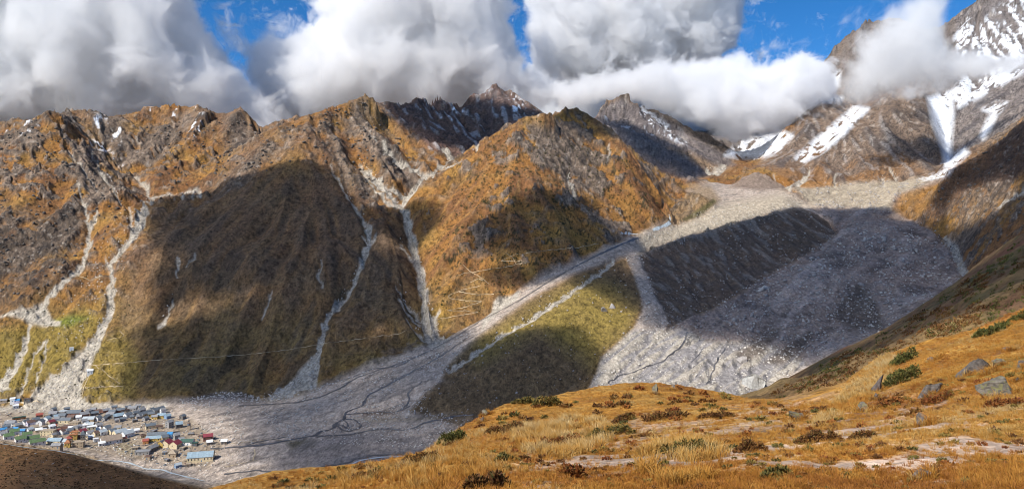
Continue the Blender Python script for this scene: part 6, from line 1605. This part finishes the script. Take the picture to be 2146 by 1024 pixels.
def scatter_grass(n, outline, seed, pick, smin, smax, dmin, dmax, huebias=0.0, dens=None):
    r = np.random.RandomState(seed); p = np.array(outline, float)
    u = r.uniform(p[:, 0].min(), p[:, 0].max(), n); row = r.uniform(p[:, 1].min(), p[:, 1].max(), n)
    ins, _ = in_poly(p, u, row); u, row = u[ins], row[ins]
    G = np.array([ground_at(a, b, near)[:] for a, b in zip(u, row)])
    ok = (G[:, 1] > dmin) & (G[:, 1] < dmax); G = G[ok]
    v1 = fbm(G[:, 0], G[:, 1], G[:, 2], 9.0, 3, off=35.0); v2 = fbm(G[:, 0], G[:, 1], G[:, 2], 2.2, 3, off=47.0)
    su = (G[:, 0] / G[:, 1] * FOC + CX - near.u[0]) / near.du; ss = (np.log(G[:, 1]) - near.s[0]) / near.ds
    bare = sample(silt.astype(np.float32), su, ss)
    keep = r.rand(len(G)) > bare * 0.93
    if dens: keep &= v2 > dens - 0.3 * r.rand(len(G))
    G, v1, v2 = G[keep], v1[keep], v2[keep]
    v0 = fbm(G[:, 0], G[:, 1], G[:, 2], 24.0, 2, off=57.0)
    hue = np.clip(0.34 + 0.40 * v1 + 0.40 * v2 + 0.35 * v0 + 0.10 * r.randn(len(G)) + huebias, 0, 0.8)
    sc = r.uniform(smin, smax, len(G)) * (1 + 0.4 * v2) * np.clip((G[:, 1] / 26.0) ** 0.45, 0.8, 1.6)
    return G, hue, sc, r.rand(len(G)) * 6.283, r.choice(pick, len(G))
AREA = [(440, 1030), (560, 992), (700, 977), (830, 962), (900, 936), (960, 893), (1010, 866), (1060, 846), (1130, 836), (1200, 821), (1260, 808), (1380, 799), (1440, 806), (1500, 819), (1550, 831), (1600, 836), (1680, 840), (1740, 832), (1790, 783),
        (1840, 748), (1900, 727), (1960, 711), (2040, 690), (2100, 662), (2146, 640), (2200, 620), (2200, 1060), (440, 1060)]
parts_ = [scatter_grass(46000, AREA, 1, [0, 0, 1, 2, 2], 0.45, 0.92, 8, 110),
          scatter_grass(2600, [(1050, 880), (1130, 872), (1250, 878), (1300, 905), (1260, 940), (1180, 965), (1090, 945)], 2, [1], 1.0, 1.7, 8, 60, 0.20, 0.02),
          scatter_grass(2600, [(1340, 950), (1420, 920), (1500, 925), (1540, 960), (1500, 1005), (1400, 1020), (1340, 990)], 3, [1], 1.0, 1.7, 8, 60, 0.18, 0.02),
          scatter_grass(2000, [(760, 975), (1000, 900), (1100, 900), (1050, 1024), (600, 1024)], 5, [1], 0.8, 1.4, 8, 90, 0.12, 0.10),
          scatter_grass(3000, [(1690, 900), (1850, 740), (1890, 750), (1830, 840), (1760, 870)], 4, [1, 0], 0.8, 1.3, 8, 110, 0.22)]
_r = np.random.RandomState(9); _g = []
for x_, y_, w_ in FEET:                                   # grass crowding round the rocks
    for k in range(26):
        a_ = _r.uniform(math.pi, 2 * math.pi) if k % 3 else _r.rand() * 6.28
        q_ = w_ * _r.uniform(0.36, 0.62)
        _g.append((x_ + math.cos(a_) * q_, y_ + math.sin(a_) * q_ * 0.8))
_g = np.array(_g); _z = ground_z(_g[:, 0], _g[:, 1], near)
parts_.append((np.c_[_g, _z], np.clip(0.3 + 0.2 * _r.randn(len(_g)), 0, 0.8), _r.uniform(0.9, 1.6, len(_g)) * np.clip((_g[:, 1] / 26.0) ** 0.45, 0.8, 1.6), _r.rand(len(_g)) * 6.28, _r.choice([0, 1, 2], len(_g))))
G_, hue_, sc_, rot_, pick_ = [np.concatenate([p[i] for p in parts_]) for i in range(5)]
for k, tf in enumerate(TUFTS):
    m = pick_ == k
    me = bpy.data.meshes.new('grass'); me.vertices.add(int(m.sum())); me.vertices.foreach_set('co', G_[m].astype(np.float32).ravel())
    for nm, val in (('hue', hue_[m]), ('size', sc_[m]), ('turn', rot_[m])):
        at = me.attributes.new(nm, 'FLOAT', 'POINT'); at.data.foreach_set('value', val.astype(np.float32))
    o = bpy.data.objects.new('grass', me); col.objects.link(o); o['kind'] = 'stuff'
    g = bpy.data.node_groups.new('grass tufts', 'GeometryNodeTree')
    g.interface.new_socket('Geometry', in_out='INPUT', socket_type='NodeSocketGeometry'); g.interface.new_socket('Geometry', in_out='OUTPUT', socket_type='NodeSocketGeometry')
    a = g.nodes.new('NodeGroupInput'); z = g.nodes.new('NodeGroupOutput')
    ip = g.nodes.new('GeometryNodeInstanceOnPoints'); ob = g.nodes.new('GeometryNodeObjectInfo'); ob.inputs['Object'].default_value = tf; ob.inputs['As Instance'].default_value = True
    s_ = g.nodes.new('GeometryNodeInputNamedAttribute'); s_.data_type = 'FLOAT'; s_.inputs['Name'].default_value = 'size'
    t_ = g.nodes.new('GeometryNodeInputNamedAttribute'); t_.data_type = 'FLOAT'; t_.inputs['Name'].default_value = 'turn'
    cx = g.nodes.new('ShaderNodeCombineXYZ')
    mp = g.nodes.new('GeometryNodeMeshToPoints')
    g.links.new(a.outputs[0], mp.inputs[0]); g.links.new(mp.outputs[0], ip.inputs['Points']); g.links.new(ob.outputs['Geometry'], ip.inputs['Instance'])
    g.links.new(t_.outputs[0], cx.inputs['Z']); g.links.new(cx.outputs[0], ip.inputs['Rotation'])
    g.links.new(s_.outputs[0], ip.inputs['Scale']); g.links.new(ip.outputs[0], z.inputs[0])
    md = o.modifiers.new('tufts', 'NODES'); md.node_group = g
